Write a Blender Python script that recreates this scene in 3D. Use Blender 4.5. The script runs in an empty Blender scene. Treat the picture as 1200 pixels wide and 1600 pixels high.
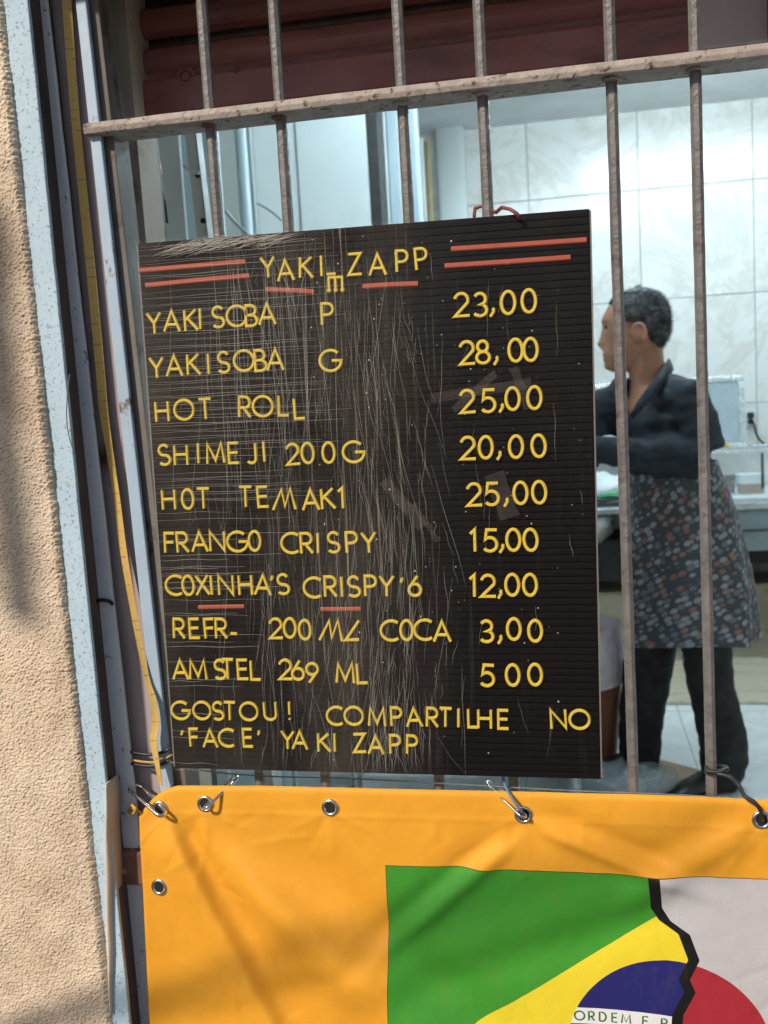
import bpy, bmesh, math, random
import numpy as np
from mathutils import Vector, Matrix, noise

random.seed(7)
scene = bpy.context.scene
col = scene.collection
R = math.radians

# ------------------------------------------------------------------ camera
# world: X along the shop front, Y into the shop (grille plane at y = 0), Z up (shop floor at z = 0)
YAW, PITCH, ROLL = -0.18798, 0.11258, 0.05894
F_PX, CAM_D, CAM_Z = 1550.0, 1.0523, 1.37
cy, sy, cp, sp = math.cos(YAW), math.sin(YAW), math.cos(PITCH), math.sin(PITCH)
fwd = Vector((sy * cp, cy * cp, -sp)); rgt = Vector((cy, -sy, 0)); dwn = fwd.cross(rgt)
cr, sr = math.cos(ROLL), math.sin(ROLL)
CX = cr * rgt + sr * dwn; CYD = -sr * rgt + cr * dwn
cam_data = bpy.data.cameras.new('camera'); cam = bpy.data.objects.new('camera', cam_data); col.objects.link(cam)
m = Matrix((CX, -CYD, -fwd)).transposed().to_4x4(); m.translation = Vector((0, -CAM_D, CAM_Z)); cam.matrix_world = m
cam_data.sensor_width = 36; cam_data.sensor_fit = 'AUTO'; cam_data.lens = F_PX / 1600 * 36
cam_data.clip_start = 0.05; cam_data.clip_end = 500
cam_data.dof.use_dof = True; cam_data.dof.focus_distance = 1.06; cam_data.dof.aperture_fstop = 9.0
scene.camera = cam

# ------------------------------------------------------------------ sky, sun, exposure
SUN_EL, SUN_AZ = R(37), R(-150)            # azimuth from +Y, clockwise
w = bpy.data.worlds.new('World'); scene.world = w; w.use_nodes = True
nt = w.node_tree; bg = nt.nodes['Background']
sky = nt.nodes.new('ShaderNodeTexSky'); sky.sky_type = 'NISHITA'; sky.sun_disc = False
sky.sun_elevation = SUN_EL; sky.sun_rotation = SUN_AZ % (2 * math.pi)
nt.links.new(sky.outputs[0], bg.inputs[0]); bg.inputs[1].default_value = 0.08
sd = bpy.data.lights.new('sun', 'SUN'); sd.energy = 3.9; sd.angle = R(3.2); sd.color = (1.0, 0.89, 0.75)
sun = bpy.data.objects.new('sun', sd); col.objects.link(sun)
to_sun = Vector((math.sin(SUN_AZ) * math.cos(SUN_EL), math.cos(SUN_AZ) * math.cos(SUN_EL), math.sin(SUN_EL)))
sun.rotation_euler = to_sun.to_track_quat('Z', 'Y').to_euler(); sun.location = to_sun * 8
scene.view_settings.view_transform = 'Standard'; scene.view_settings.look = 'None'
scene.view_settings.gamma = 1; scene.view_settings.exposure = 0.17
scene.cycles.max_bounces = 8; scene.cycles.transparent_max_bounces = 16

# ------------------------------------------------------------------ helpers
def ray(px, py):
    d = CX * (px - 600) + CYD * (py - 800) + fwd * F_PX
    return d / d.y
def P(px, py, Y):                          # point of the photograph on the plane y = Y
    d = ray(px, py); t = CAM_D + Y
    return Vector((d.x * t, Y, CAM_Z + d.z * t))
def onfloor(px, py, z=0.0):
    d = ray(px, py); t = (z - CAM_Z) / d.z
    return Vector((d.x * t, t - CAM_D, z))

class MB:
    def __init__(s): s.v = []; s.f = []
    def quad_grid(s, pts):                 # pts[row][col]
        b = len(s.v); nr, nc = len(pts), len(pts[0])
        for r in pts: s.v += [tuple(p) for p in r]
        for i in range(nr - 1):
            for j in range(nc - 1):
                a = b + i * nc + j; s.f.append((a, a + 1, a + nc + 1, a + nc))
    def box(s, x0, x1, y0, y1, z0, z1):
        b = len(s.v)
        s.v += [(x0,y0,z0),(x1,y0,z0),(x1,y1,z0),(x0,y1,z0),(x0,y0,z1),(x1,y0,z1),(x1,y1,z1),(x0,y1,z1)]
        s.f += [(b,b+3,b+2,b+1),(b+4,b+5,b+6,b+7),(b,b+1,b+5,b+4),(b+1,b+2,b+6,b+5),(b+2,b+3,b+7,b+6),(b+3,b,b+4,b+7)]
        return s
    def loft(s, rings, cap=True, closed=False):
        b = len(s.v); n = len(rings[0])
        for r in rings: s.v += [tuple(p) for p in r]
        m = len(rings)
        for i in range(m if closed else m - 1):
            i2 = (i + 1) % m
            for j in range(n):
                k = (j + 1) % n
                s.f.append((b + i*n + j, b + i*n + k, b + i2*n + k, b + i2*n + j))
        if cap and not closed:
            s.f.append(tuple(b + j for j in range(n))[::-1]); s.f.append(tuple(b + (m-1)*n + j for j in range(n)))
        return s
    def tube(s, path, r, n=8, closed=False, squash=1.0):
        path = [Vector(p) for p in path]; rings = []; up = None; m = len(path)
        for i, p in enumerate(path):
            if closed: t = path[(i+1) % m] - path[i-1]
            else: t = path[min(i+1, m-1)] - path[max(i-1, 0)]
            t.normalize()
            if up is None:
                up = Vector((0, 0, 1)) if abs(t.z) < .9 else Vector((0, 1, 0))
            a = (up - t * up.dot(t)).normalized(); up = a; bb = t.cross(a)
            rr = r[i] if hasattr(r, '__len__') else r
            rings.append([p + a * (rr * math.cos(2*math.pi*k/n)) + bb * (rr * squash * math.sin(2*math.pi*k/n)) for k in range(n)])
        return s.loft(rings, closed=closed)
    def ellipsoid(s, c, rad, nu=20, nv=12, rot=None):
        c = Vector(c); rings = []
        for i in range(1, nv):
            ph = math.pi * i / nv
            ring = []
            for j in range(nu):
                th = 2 * math.pi * j / nu
                p = Vector((rad[0]*math.sin(ph)*math.cos(th), rad[1]*math.sin(ph)*math.sin(th), -rad[2]*math.cos(ph)))
                ring.append(c + (rot @ p if rot else p))
            rings.append(ring)
        return s.loft(rings)
    def build(s, name, mat, parent=None, smooth=False, bevel=0, seg=2):
        me = bpy.data.meshes.new(name); me.from_pydata(s.v, [], s.f); me.update()
        return link(name, me, mat, parent, smooth, bevel, seg)
def link(name, me, mat, parent=None, smooth=False, bevel=0, seg=2):
    if mat is not None and not me.materials: me.materials.append(mat)
    bm = bmesh.new(); bm.from_mesh(me); bmesh.ops.recalc_face_normals(bm, faces=bm.faces)
    if bevel:
        bmesh.ops.bevel(bm, geom=list(bm.edges), offset=bevel, segments=seg, affect='EDGES', profile=.5, clamp_overlap=True)
    for f in bm.faces: f.smooth = smooth
    bm.to_mesh(me); bm.free()
    o = bpy.data.objects.new(name, me); col.objects.link(o)
    if parent: o.parent = parent
    return o
def tag(o, label=None, cat=None, group=None, kind=None):
    if label: o['label'] = label
    if cat: o['category'] = cat
    if group: o['group'] = group
    if kind: o['kind'] = kind
    return o
def empty(name, label, cat, loc=(0, 0, 0), rot=(0, 0, 0), group=None):
    o = bpy.data.objects.new(name, None); col.objects.link(o); o.location = loc; o.rotation_euler = rot
    o.empty_display_size = .05
    return tag(o, label, cat, group)
def share(name, me, parent=None, loc=(0, 0, 0), rot=(0, 0, 0), sc=(1, 1, 1)):
    o = bpy.data.objects.new(name, me); col.objects.link(o); o.parent = parent
    o.location = loc; o.rotation_euler = rot; o.scale = sc
    return o
def remesh(mb, name, mat, parent, voxel, smooth_it=4, fac=.5):
    me = bpy.data.meshes.new(name + '_raw'); me.from_pydata(mb.v, [], mb.f); me.update()
    bm = bmesh.new(); bm.from_mesh(me); bmesh.ops.recalc_face_normals(bm, faces=bm.faces); bm.to_mesh(me); bm.free()
    o = bpy.data.objects.new('tmp_raw', me); col.objects.link(o)
    md = o.modifiers.new('r', 'REMESH'); md.mode = 'VOXEL'; md.voxel_size = voxel
    if smooth_it:
        ms = o.modifiers.new('s', 'SMOOTH'); ms.iterations = smooth_it; ms.factor = fac
    dg = bpy.context.evaluated_depsgraph_get(); dg.update()
    me2 = bpy.data.meshes.new_from_object(o.evaluated_get(dg)); me2.name = name
    bpy.data.objects.remove(o); bpy.data.meshes.remove(me)
    return link(name, me2, mat, parent, True)

# ------------------------------------------------------------------ materials
def ramp(nt, fac, stops, interp='LINEAR'):
    r = nt.nodes.new('ShaderNodeValToRGB'); r.color_ramp.interpolation = interp
    e = r.color_ramp.elements
    while len(e) < len(stops): e.new(.5)
    for i, (p, c) in enumerate(stops):
        e[i].position = p; e[i].color = (c[0], c[1], c[2], 1) if hasattr(c, '__len__') else (c, c, c, 1)
    nt.links.new(fac, r.inputs[0]); return r.outputs[0]
def nz(nt, vec, scale, detail=4, rough=.55, dist=0):
    n = nt.nodes.new('ShaderNodeTexNoise'); n.inputs['Scale'].default_value = scale; n.inputs['Detail'].default_value = detail
    n.inputs['Roughness'].default_value = rough; n.inputs['Distortion'].default_value = dist
    nt.links.new(vec, n.inputs['Vector']); return n.outputs[0]
def mp(nt, vec, sc=(1, 1, 1), loc=(0, 0, 0), rot=(0, 0, 0)):
    n = nt.nodes.new('ShaderNodeMapping'); n.inputs['Scale'].default_value = sc; n.inputs['Location'].default_value = loc; n.inputs['Rotation'].default_value = rot
    nt.links.new(vec, n.inputs[0]); return n.outputs[0]
def mix(nt, fac, a, b, mode='MIX'):
    n = nt.nodes.new('ShaderNodeMix'); n.data_type = 'RGBA'; n.blend_type = mode
    for s, v in ((0, fac), (6, a), (7, b)):
        if hasattr(v, 'is_output'): nt.links.new(v, n.inputs[s])
        elif hasattr(v, '__len__'): n.inputs[s].default_value = (v[0], v[1], v[2], 1)
        else: n.inputs[s].default_value = v
    return n.outputs[2]
def mth(nt, op, a, b=0.0, c=0.0, clamp=False):
    n = nt.nodes.new('ShaderNodeMath'); n.operation = op; n.use_clamp = clamp
    for i, v in enumerate((a, b, c)):
        if hasattr(v, 'is_output'): nt.links.new(v, n.inputs[i])
        else: n.inputs[i].default_value = v
    return n.outputs[0]
def base(name):
    ma = bpy.data.materials.new(name); ma.use_nodes = True; nt = ma.node_tree
    tc = nt.nodes.new('ShaderNodeTexCoord')
    return ma, nt, nt.nodes['Principled BSDF'], tc
def setb(nt, b, height, strength=.3, dist=.002):
    n = nt.nodes.new('ShaderNodeBump'); n.inputs['Strength'].default_value = strength; n.inputs['Distance'].default_value = dist
    nt.links.new(height, n.inputs['Height']); nt.links.new(n.outputs[0], b.inputs['Normal'])
def M(name, c1, c2=None, scale=8, rough=.6, metal=0, bump=.2, bscale=60, bdist=.001, dirt=None, dscale=14, dlo=.55, dhi=.7, damt=1.0, stretch=(1, 1, 1), rvar=.12, spec=.5, coord='Object', alpha=None, trans=0):
    ma, nt, b, tc = base(name); vec = mp(nt, tc.outputs[coord], stretch)
    c2 = c2 or tuple(x * .8 for x in c1)
    c = ramp(nt, nz(nt, vec, scale, 5, .6), [(.3, c2), (.7, c1)])
    if dirt:
        d = ramp(nt, nz(nt, vec, dscale, 8, .7, .3), [(dlo, 0.0), (dhi, damt)])
        c = mix(nt, d, c, dirt)
    nt.links.new(c, b.inputs['Base Color'])
    rr = ramp(nt, nz(nt, vec, scale * 3, 4), [(.3, max(0, rough - rvar)), (.7, min(1, rough + rvar))])
    nt.links.new(rr, b.inputs['Roughness'])
    b.inputs['Metallic'].default_value = metal; b.inputs['Specular IOR Level'].default_value = spec
    b.inputs['Transmission Weight'].default_value = trans
    if alpha is not None: b.inputs['Alpha'].default_value = alpha
    if bump: setb(nt, b, nz(nt, vec, bscale, 6, .6), bump, bdist)
    return ma
MT = {}
MT['stucco'] = M('stucco_paint', (.67, .57, .45), (.60, .475, .355), 4, .9, bump=.6, bscale=800, bdist=.0012, dirt=(.31, .21, .14), dscale=3.2, dlo=.5, dhi=.66, damt=.6, spec=.2)
MT['trim'] = M('pale_blue_paint', (.44, .565, .66), (.37, .49, .58), 10, .6, bump=.35, bscale=190, bdist=.0012, dirt=(.12, .14, .16), dscale=300, dlo=.57, dhi=.61, damt=.75, spec=.3)
MT['lip'] = M('raw_plaster', (.64, .56, .46), (.52, .44, .35), 14, .9, bump=.5, bscale=120, spec=.2)
MT['jamb'] = M('rusty_brown_steel', (.15, .095, .075), (.09, .06, .05), 9, .7, bump=.4, bscale=90, dirt=(.02, .016, .015), dscale=12, dlo=.5, dhi=.7, stretch=(1, 1, .35))
MT['mauve'] = M('mauve_steel_paint', (.42, .34, .345), (.33, .26, .26), 10, .65, bump=.3, bscale=110, dirt=(.07, .035, .02), dscale=16, dlo=.58, dhi=.7, stretch=(1, 1, .4))
MT['guide'] = M('grey_blue_steel_paint', (.72, .73, .75), (.58, .59, .61), 10, .6, bump=.5, bscale=220, dirt=(.12, .10, .095), dscale=120, dlo=.6, dhi=.66, stretch=(1, 1, .7))
MT['frame'] = M('worn_light_blue_steel', (.38, .49, .60), (.30, .39, .49), 12, .5, bump=.4, bscale=160, dirt=(.13, .09, .075), dscale=34, dlo=.6, dhi=.66, stretch=(1, 1, .5))
MT['bar'] = M('weathered_grey_bar_paint', (.175, .165, .162), (.11, .10, .097), 70, .42, bump=.9, bscale=190, bdist=.0018, dirt=(.055, .036, .029), dscale=95, dlo=.54, dhi=.68, damt=.8)
MT['rail'] = M('weathered_rail_paint', (.38, .325, .285), (.25, .205, .18), 55, .6, bump=.9, bscale=150, bdist=.0018, dirt=(.07, .038, .025), dscale=90, dlo=.55, dhi=.62)
MT['rust'] = M('flaky_rust', (.26, .12, .075), (.11, .055, .04), 30, .85, bump=.8, bscale=120, dirt=(.42, .36, .33), dscale=45, dlo=.58, dhi=.64)
MT['maroon'] = M('maroon_shutter_paint', (.27, .09, .082), (.20, .068, .062), 14, .5, bump=.15, bscale=60, dirt=(.07, .03, .03), dscale=9, dlo=.55, dhi=.75, stretch=(.4, 1, 1))
MT['black'] = M('black_steel', (.012, .012, .013), None, 10, .6)
MT['cream'] = M('cream_post_paint', (.50, .44, .37), (.40, .34, .28), 10, .75, bump=.4, bscale=120, dirt=(.2, .13, .09), dscale=16, dlo=.58, dhi=.72)
MT['white'] = M('white_painted_steel', (.72, .77, .78), (.65, .71, .73), 4, .4, bump=.05, bscale=20, dirt=(.5, .55, .56), dscale=6, dlo=.6, dhi=.8, damt=.4)
MT['paleblue'] = M('pale_blue_sheet', (.52, .64, .70), (.45, .57, .64), 4, .4, bump=.05, bscale=20)
MT['greysheet'] = M('grey_sheet_steel', (.42, .46, .48), (.34, .38, .4), 5, .45, bump=.1, bscale=30)
MT['ochre'] = M('ochre_pipe_paint', (.46, .37, .2), (.36, .28, .15), 10, .5)
MT['plaster'] = M('white_interior_plaster', (.74, .78, .77), (.68, .72, .72), 3, .7, bump=.1, bscale=40)
MT['grout'] = M('grey_grout', (.42, .46, .47), (.34, .38, .39), 20, .9)
MT['pave'] = M('concrete_pavement', (.085, .08, .075), (.055, .052, .05), 3, .9, bump=.3, bscale=60)
MT['ceil'] = M('ceiling_paint', (.7, .72, .72), None, 3, .8)

def tile_mat(name, c1, c2, vein, vs):
    ma, nt, b, tc = base(name)
    oi = nt.nodes.new('ShaderNodeObjectInfo')
    cx = nt.nodes.new('ShaderNodeCombineXYZ')
    for i in range(3): nt.links.new(mth(nt, 'MULTIPLY', oi.outputs['Random'], 31.0 + 17 * i), cx.inputs[i])
    ad = nt.nodes.new('ShaderNodeVectorMath'); nt.links.new(tc.outputs['Object'], ad.inputs[0]); nt.links.new(cx.outputs[0], ad.inputs[1])
    v = ad.outputs[0]
    c = ramp(nt, nz(nt, v, 2.5, 6, .6, .8), [(.3, c2), (.68, c1)])
    d = ramp(nt, nz(nt, v, vs, 9, .7, 2.2), [(.43, 0.0), (.5, .5), (.56, 0.0)])
    c = mix(nt, d, c, vein); nt.links.new(c, b.inputs['Base Color'])
    b.inputs['Roughness'].default_value = .22
    setb(nt, b, nz(nt, v, 5, 3), .03, .002)
    return ma
MT['walltile'] = tile_mat('marbled_wall_tile', (.77, .76, .74), (.68, .675, .66), (.55, .49, .44), 1.5)
MT['floortile'] = tile_mat('pale_floor_tile', (.86, .88, .89), (.80, .83, .84), (.68, .68, .66), 1.6)

# ------------------------------------------------------------------ setting: pavement, shop shell
def struct(name, mb, mat, **k): return tag(mb.build(name, mat, **k), kind='structure')
XL, XR, YB, ZC = -1.25, 1.75, 4.76, 2.85
struct('pavement', MB().box(-60, 60, -80, -.10, -.35, -.12), MT['pave'])
fl = struct('shop_floor', MB().box(XL, XR, -.10, YB + .1, -.2, -.004), MT['grout'])
FX0, FY0, FP = .408, 2.535, .60                     # floor tile grid
ft = MB().box(0, FP - .004, 0, FP - .004, -.008, 0); fme = bpy.data.meshes.new('floor_tile'); fme.from_pydata(ft.v, [], ft.f); fme.materials.append(MT['floortile'])
for i in range(-3, 3):
    for j in range(-4, 4):
        x0 = FX0 + i * FP + .002; y0 = FY0 + j * FP + .002
        if x0 < XL or x0 + FP > XR + .02 or y0 < -.05 or y0 + FP > YB: continue
        share('floor_tile', fme, fl, (x0, y0, random.uniform(-.0006, .0006)))
bw = struct('back_wall', MB().box(XL, XR, YB, YB + .12, -.2, ZC), MT['grout'])
TP = .60
tb = MB().box(0, TP - .004, -.008, 0, 0, TP - .004); tme = bpy.data.meshes.new('wall_tile'); tme.from_pydata(tb.v, [], tb.f); tme.update()
bm = bmesh.new(); bm.from_mesh(tme); bmesh.ops.recalc_face_normals(bm, faces=bm.faces); bmesh.ops.bevel(bm, geom=list(bm.edges), offset=.0015, segments=1, affect='EDGES'); bm.to_mesh(tme); bm.free()
tme.materials.append(MT['walltile'])
g0 = P(995, 200, YB - .008).x; gz = P(1175, 457, YB - .008).z
for i in range(-2, 3):
    for j in range(-3, 2):
        x0 = g0 + i * TP + .002; z0 = gz + j * TP + .002
        if x0 + TP > XR + .4: continue
        share('wall_tile', tme, bw, (x0, YB - .001 + random.uniform(-.0006, .0006), z0))
struct('side_wall_left', MB().box(XL - .1, XL, -.1, YB + .12, -.2, ZC), MT['plaster'])
struct('side_wall_right', MB().box(XR, XR + .1, -.1, YB + .12, -.2, ZC), MT['plaster'])
struct('ceiling', MB().box(XL - .1, XR + .1, -.1, YB + .12, ZC, ZC + .15), MT['ceil'])

# ceiling lamp fixtures that light the shop
em = bpy.data.materials.new('lit_tube'); em.use_nodes = True
e_ = em.node_tree.nodes.new('ShaderNodeEmission'); e_.inputs[0].default_value = (.74, .93, 1, 1); e_.inputs[1].default_value = 98
em.node_tree.links.new(e_.outputs[0], em.node_tree.nodes['Material Output'].inputs[0])
def tube_lamp(x, y, label):
    r = empty('ceiling_lamp', label, 'lamp', (x, y, ZC - .005), group='tube lamps on the shop ceiling')
    MB().box(-.62, .62, -.075, .075, -.05, 0).build('lamp_housing', MT['white'], r, bevel=.006)
    for s in (-1, 1):
        MB().tube([(-.59, s * .04, -.068), (.59, s * .04, -.068)], .013, 12).build('tube', em, r, smooth=True)
        for e in (-1, 1): MB().box(e * .6 - .012, e * .6 + .012, s * .04 - .014, s * .04 + .014, -.085, -.048).build('lamp_socket', MT['white'], r)
tube_lamp(.75, 3.55, 'twin tube ceiling lamp near the tiled back wall')
tube_lamp(.1, 2.0, 'twin tube ceiling lamp near the shop entrance')

# ------------------------------------------------------------------ left side: stucco wall, trim, shutter guide
def L(a, b): return lambda y: a + b * y
L0, L1, L2, L4, L5 = L(3, .1075), L(43, .1), L(78, .105), L(117, .108), L(134, .110)
YT, YBt = -260, 2250                                # picture rows that the side strips span
def strip(name, la, lb, Y, depth, mat, parent, n=14, y0=YT, y1=YBt, bevel=.0012, jit=0.0):
    mb = MB(); rings = []
    for i in range(n + 1):
        y = y0 + (y1 - y0) * i / n
        a = P(la(y), y, Y); b = P(lb(y), y, Y)
        a.x += random.uniform(-jit, jit); b.x += random.uniform(-jit, jit)
        rings.append([a, b, b + Vector((0, depth, 0)), a + Vector((0, depth, 0))])
    return mb.loft(rings).build(name, mat, parent, bevel=bevel)
YW = -.055
wall = empty('stucco_wall', 'rough peach stucco wall with pale blue edge band left of the grille', 'wall', (-.62, -.03, -.12))
def wp(o):                                          # parent keeping world place
    o.parent = wall; o.matrix_parent_inverse = Matrix.Translation(-Vector(wall.location)); return o
mb = MB(); pts = []
NZ, NX = 1620, 190
zt, zb = P(L0(YT), YT, YW).z, P(L0(YBt), YBt, YW).z
a_, b_ = P(L0(0), 0, YW), P(L0(1500), 1500, YW)
def edge_x(z): return a_.x + (b_.x - a_.x) * (z - a_.z) / (b_.z - a_.z)
zt = 1.844; zb = .55
for i in range(NZ + 1):
    z = zb + (zt - zb) * i / NZ; ex = edge_x(z); row = []
    ex += .0010 * noise.noise(Vector((5, z * 60, 0))) + .0014 * noise.noise(Vector((9, z * 260, 0)))
    for j in range(NX + 1):
        u = j / NX; x = ex - .152 * (1 - u)
        q = Vector((x, z, 0))
        h = .0008 * noise.noise(q * 200) + .0015 * noise.noise(q * 430 + Vector((3, 7, 0))) + .0011 * noise.noise(q * 700) + .0045 * noise.noise(q * 8 + Vector((1, 2, 3))) + .002 * noise.noise(q * 30)
        d = ex - x
        h -= .006 * max(0, 1 - d / .007) ** 2
        row.append((x, YW - .004 - h, z))
    row.append((ex + .0003, YW + .012, z)); pts.append(row)
mb.quad_grid(pts); wp(mb.build('stucco_face', MT['stucco'], None, smooth=True))
# coarse rest of the facade (left of the fine patch, above and below it, lintel, right pier)
def lx(z): return edge_x(z) - .149
mb = MB(); mb.quad_grid([[(-8, YW - .002, z), (lx(z), YW - .002, z)] for z in (zb, zt)]); mb.quad_grid([[(-8, YW + .25, z), (lx(z), YW + .25, z)] for z in (zb, zt)])
mb.box(-8, edge_x(zb), YW - .003, YW + .25, -.12, zb); wp(mb.build('wall_side', MT['stucco']))
wp(MB().box(-8, 8, YW - .002, .03, 1.845, 3.6).build('wall_above', MT['stucco']))
wp(MB().box(1.3, 8, YW - .003, .25, -.12, 1.844).build('wall_pier', MT['stucco']))
wp(strip('edge_band', lambda y: L0(y) - 6, L1, YW + .003, .006, MT['trim'], None, 60, jit=.0004, bevel=.0012))
wp(strip('wall_core', L(-420, .1075), L(41, .1), YW + .0095, .22, MT['jamb'], None))
# swollen plaster lip at the foot of the band
lp = MB(); rings = []
for i in range(40):
    y = 1225 + 360 * i / 39; s = math.sin(math.pi * i / 39) ** .95
    xa = 164 + .02 * (y - 1225) - 4 * s; xb = xa + 2 + 8 * s + .8 * math.sin(i * .5)
    a = P(xa, y, YW - .002); b = P(xb, y, YW - .002); c = (a + b) / 2
    rings.append([a + Vector((0, .006, 0)), a.lerp(b, .25) + Vector((0, -.003 * s, 0)), a.lerp(b, .7) + Vector((0, -.003 * s, 0)), b + Vector((0, .004, 0)), b + Vector((0, .03, 0)), a + Vector((0, .03, 0))])
wp(lp.loft(rings).build('plaster_lip', MT['lip'], None, smooth=True))

gd = empty('shutter_guide', 'grimy steel shutter guide channel beside the pale blue wall band', 'shutter guide', P(150, 800, .03))
def gp(o): o.parent = gd; o.matrix_parent_inverse = Matrix.Translation(-Vector(gd.location)); return o
jm = MB(); rows = []
for i in range(25):
    y = YT + (YBt - YT) * i / 24
    rows.append([P(L1(y) - 3, y, YW + .02), P(L1(y) + 10, y, -.012), P(L2(y), y, .002)])
jm.quad_grid(rows); gp(jm.build('inner_web', MT['jamb']))
gp(strip('front_flange', L2, lambda y: L4(y) + 6, .002, .02, MT['mauve'], None, bevel=.002))
lo = lambda y: 103 + .094 * y if y > 400 else 103 + .094 * 400
gp(strip('face_strip', lambda y: 51 + .103 * y, lambda y: 73 + .111 * y, -.016, .005, MT['guide'], None, y0=YT, y1=YBt, jit=.0005, n=40))
# torn notch of the face strip: a curled steel tab and the dark hole behind it
nb = MB(); q = P(163, 944, -.0165)
nb.tube([q + Vector((.011 * math.cos(a), -.002 - .003 * math.sin(a), .006 * math.sin(a))) for a in [math.pi * k / 10 for k in range(11)]], .0022, 8)
gp(nb.build('torn_tab', MT['black'], None, smooth=True))

# weld bracket of the grille on the jamb
br = MB(); c = P(205, 1340, .0); br.box(c.x - .024, c.x + .04, -.026, .04, c.z - .022, c.z + .02)
bko = tag(br.build('rusty_bracket', MT['rust'], bevel=.004, seg=3), 'rusty welded bracket low on the jamb left of the banner', 'bracket')

MT['greysteel'] = M('grimy_grey_steel', (.17, .155, .145), (.11, .095, .085), 14, .7, bump=.5, bscale=150, dirt=(.05, .03, .022), dscale=30, dlo=.55, dhi=.65, stretch=(1, 1, .5))
# ------------------------------------------------------------------ security grille
gate = empty('security_grille', 'weathered steel bar grille across the shop front', 'grille', (.2, 0, .05))
def gg(o): o.parent = gate; o.matrix_parent_inverse = Matrix.Translation(-Vector(gate.location)); return o
gg(strip('side_post', L4, L5, -.014, .007, MT['frame'], None, n=20, bevel=.0015, y1=2000))
gg(strip('hinge_strip', lambda y: L5(y) - 3, lambda y: 153 + .113 * y, -.004, .04, MT['greysteel'], None, bevel=.001, y1=2000))
RZ = P(600, 137, -.022).z
rl = MB(); N = 60; rings = []
for i in range(N + 1):
    x = -.499 + 1.75 * i / N; dz = .0008 * noise.noise(Vector((x * 30, 0, 4))); dz2 = .0008 * noise.noise(Vector((x * 40, 9, 4)))
    rings.append([(x, -.022, RZ - .0115 + dz), (x, -.0235, RZ - .006), (x, -.022, RZ + dz2), (x, .022, RZ + dz2), (x, .022, RZ - .0115 + dz)])
rl.loft(rings); gg(rl.build('cross_rail', MT['rail'], None, bevel=.0008))
rl = MB().box(-.47, 1.25, -.02, .02, .10, .112); gg(rl.build('cross_rail', MT['rail'], None, bevel=.0008))
def bar_mesh(nm, z0, z1):
    mb = MB(); rings = []; n = 90; a0 = R(38)
    for i in range(n + 1):
        z = z0 + (z1 - z0) * i / n; ring = []
        for k in range(8):
            ang = a0 + math.pi / 4 * k + math.pi / 8
            rr = .0067 * (1.0 if k % 2 else 1.0)
            q = Vector((rr * math.cos(ang), rr * math.sin(ang), 0))
            # squarish section
            mm = max(abs(q.x * math.cos(a0) + q.y * math.sin(a0)), abs(-q.x * math.sin(a0) + q.y * math.cos(a0)))
            q *= .0056 / mm if mm > .0056 else 1
            q *= 1 + .06 * noise.noise(Vector((k * 3.1, z * 90, 1)))
            ring.append((q.x, q.y, z))
        rings.append(ring)
    mb.loft(rings); me = bpy.data.meshes.new(nm); me.from_pydata(mb.v, [], mb.f); me.materials.append(MT['bar']); me.update(); return me
bme = bar_mesh('bar', .06, 2.3)
for x in (-.3635, -.2855, -.1555, -.073, .0545, .1345, .262, .343, .47, .551, .68, .76, .889, .97, 1.1):
    gg(share('bar', bme, None, (x, 0, random.uniform(-.06, 0))))
for x in (-.3635, -.2855, -.1555, -.073, .0545, .1345):
    for k, z in enumerate((RZ + .001, RZ - .0125)):
        wb = MB(); wb.ellipsoid((x + random.uniform(-.002, .002), -.005, z), (random.uniform(.0075, .0095), .0095, random.uniform(.002, .0032)), 10, 6); wb.v = [(v[0] + .0015 * noise.noise(Vector(v) * 240), v[1], v[2] + .0012 * noise.noise(Vector(v) * 300)) for v in wb.v]; gg(wb.build('weld', MT['rust'] if (k + int(x * 100)) % 2 else MT['rail'], None, smooth=True))

# cream inner post behind the side post, black strip behind it
pst = tag(strip('inner_post', lambda y: 151 + .112 * y, lambda y: 195 + .088 * y, .085, .06, MT['cream'], None, n=24, bevel=.003), 'cream painted inner post behind the blue side post', 'post')
blk = tag(strip('black_channel', lambda y: 196 + .088 * y, lambda y: 213 + .093 * y, .16, .03, MT['black'], None, n=10), 'narrow black steel channel behind the cream inner post', 'channel')

# ------------------------------------------------------------------ maroon roll-up shutter
sh = empty('rollup_shutter', 'half raised maroon roll-up shutter behind the grille', 'shutter', (.35, .13, 1.72))
def sp_(o): o.parent = sh; o.matrix_parent_inverse = Matrix.Translation(-Vector(sh.location)); return o
ZS = 1.722; SX0, SX1 = P(208, 120, .13).x, 1.28
def slat(name, prof):
    mb = MB(); mb.loft([[(x, y, z) for y, z in prof] for x in (SX0, (SX0 + SX1) / 2, SX1)]); return sp_(mb.build(name, MT['maroon'], None, smooth=False))
slat('bottom_bar', [(.118, ZS), (.115, ZS + .004), (.115, ZS + .040), (.119, ZS + .0445), (.131, ZS + .0445), (.131, ZS)])
z = ZS + .050
for k in range(11):
    pr = []
    for i in range(9):
        t = i / 8; pr.append((.135 - .012 * math.sin(math.pi * t) ** .5, z + .0355 * t))
    pr += [(p[0] + .003, p[1]) for p in pr[::-1]]
    slat('slat', pr); z += .046
mb = MB().box(SX0, SX1, .150, .154, ZS + .02, 2.2); sp_(mb.build('backing_curtain', MT['jamb']))
for px, py, r_ in ((290, 120, .006), (368, 108, .004)):
    c = P(px, py, .114); mb = MB(); mb.ellipsoid(c, (r_, .003, r_), 12, 8); sp_(mb.build('rivet', MT['rust'], None, smooth=True))
    if r_ > .005:
        mb = MB(); mb.tube([c + Vector((.010 * math.cos(a), .002, .010 * math.sin(a))) for a in [2 * math.pi * k / 20 for k in range(20)]], .0016, 6, closed=True); sp_(mb.build('washer', MT['maroon'], None, smooth=True))
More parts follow.
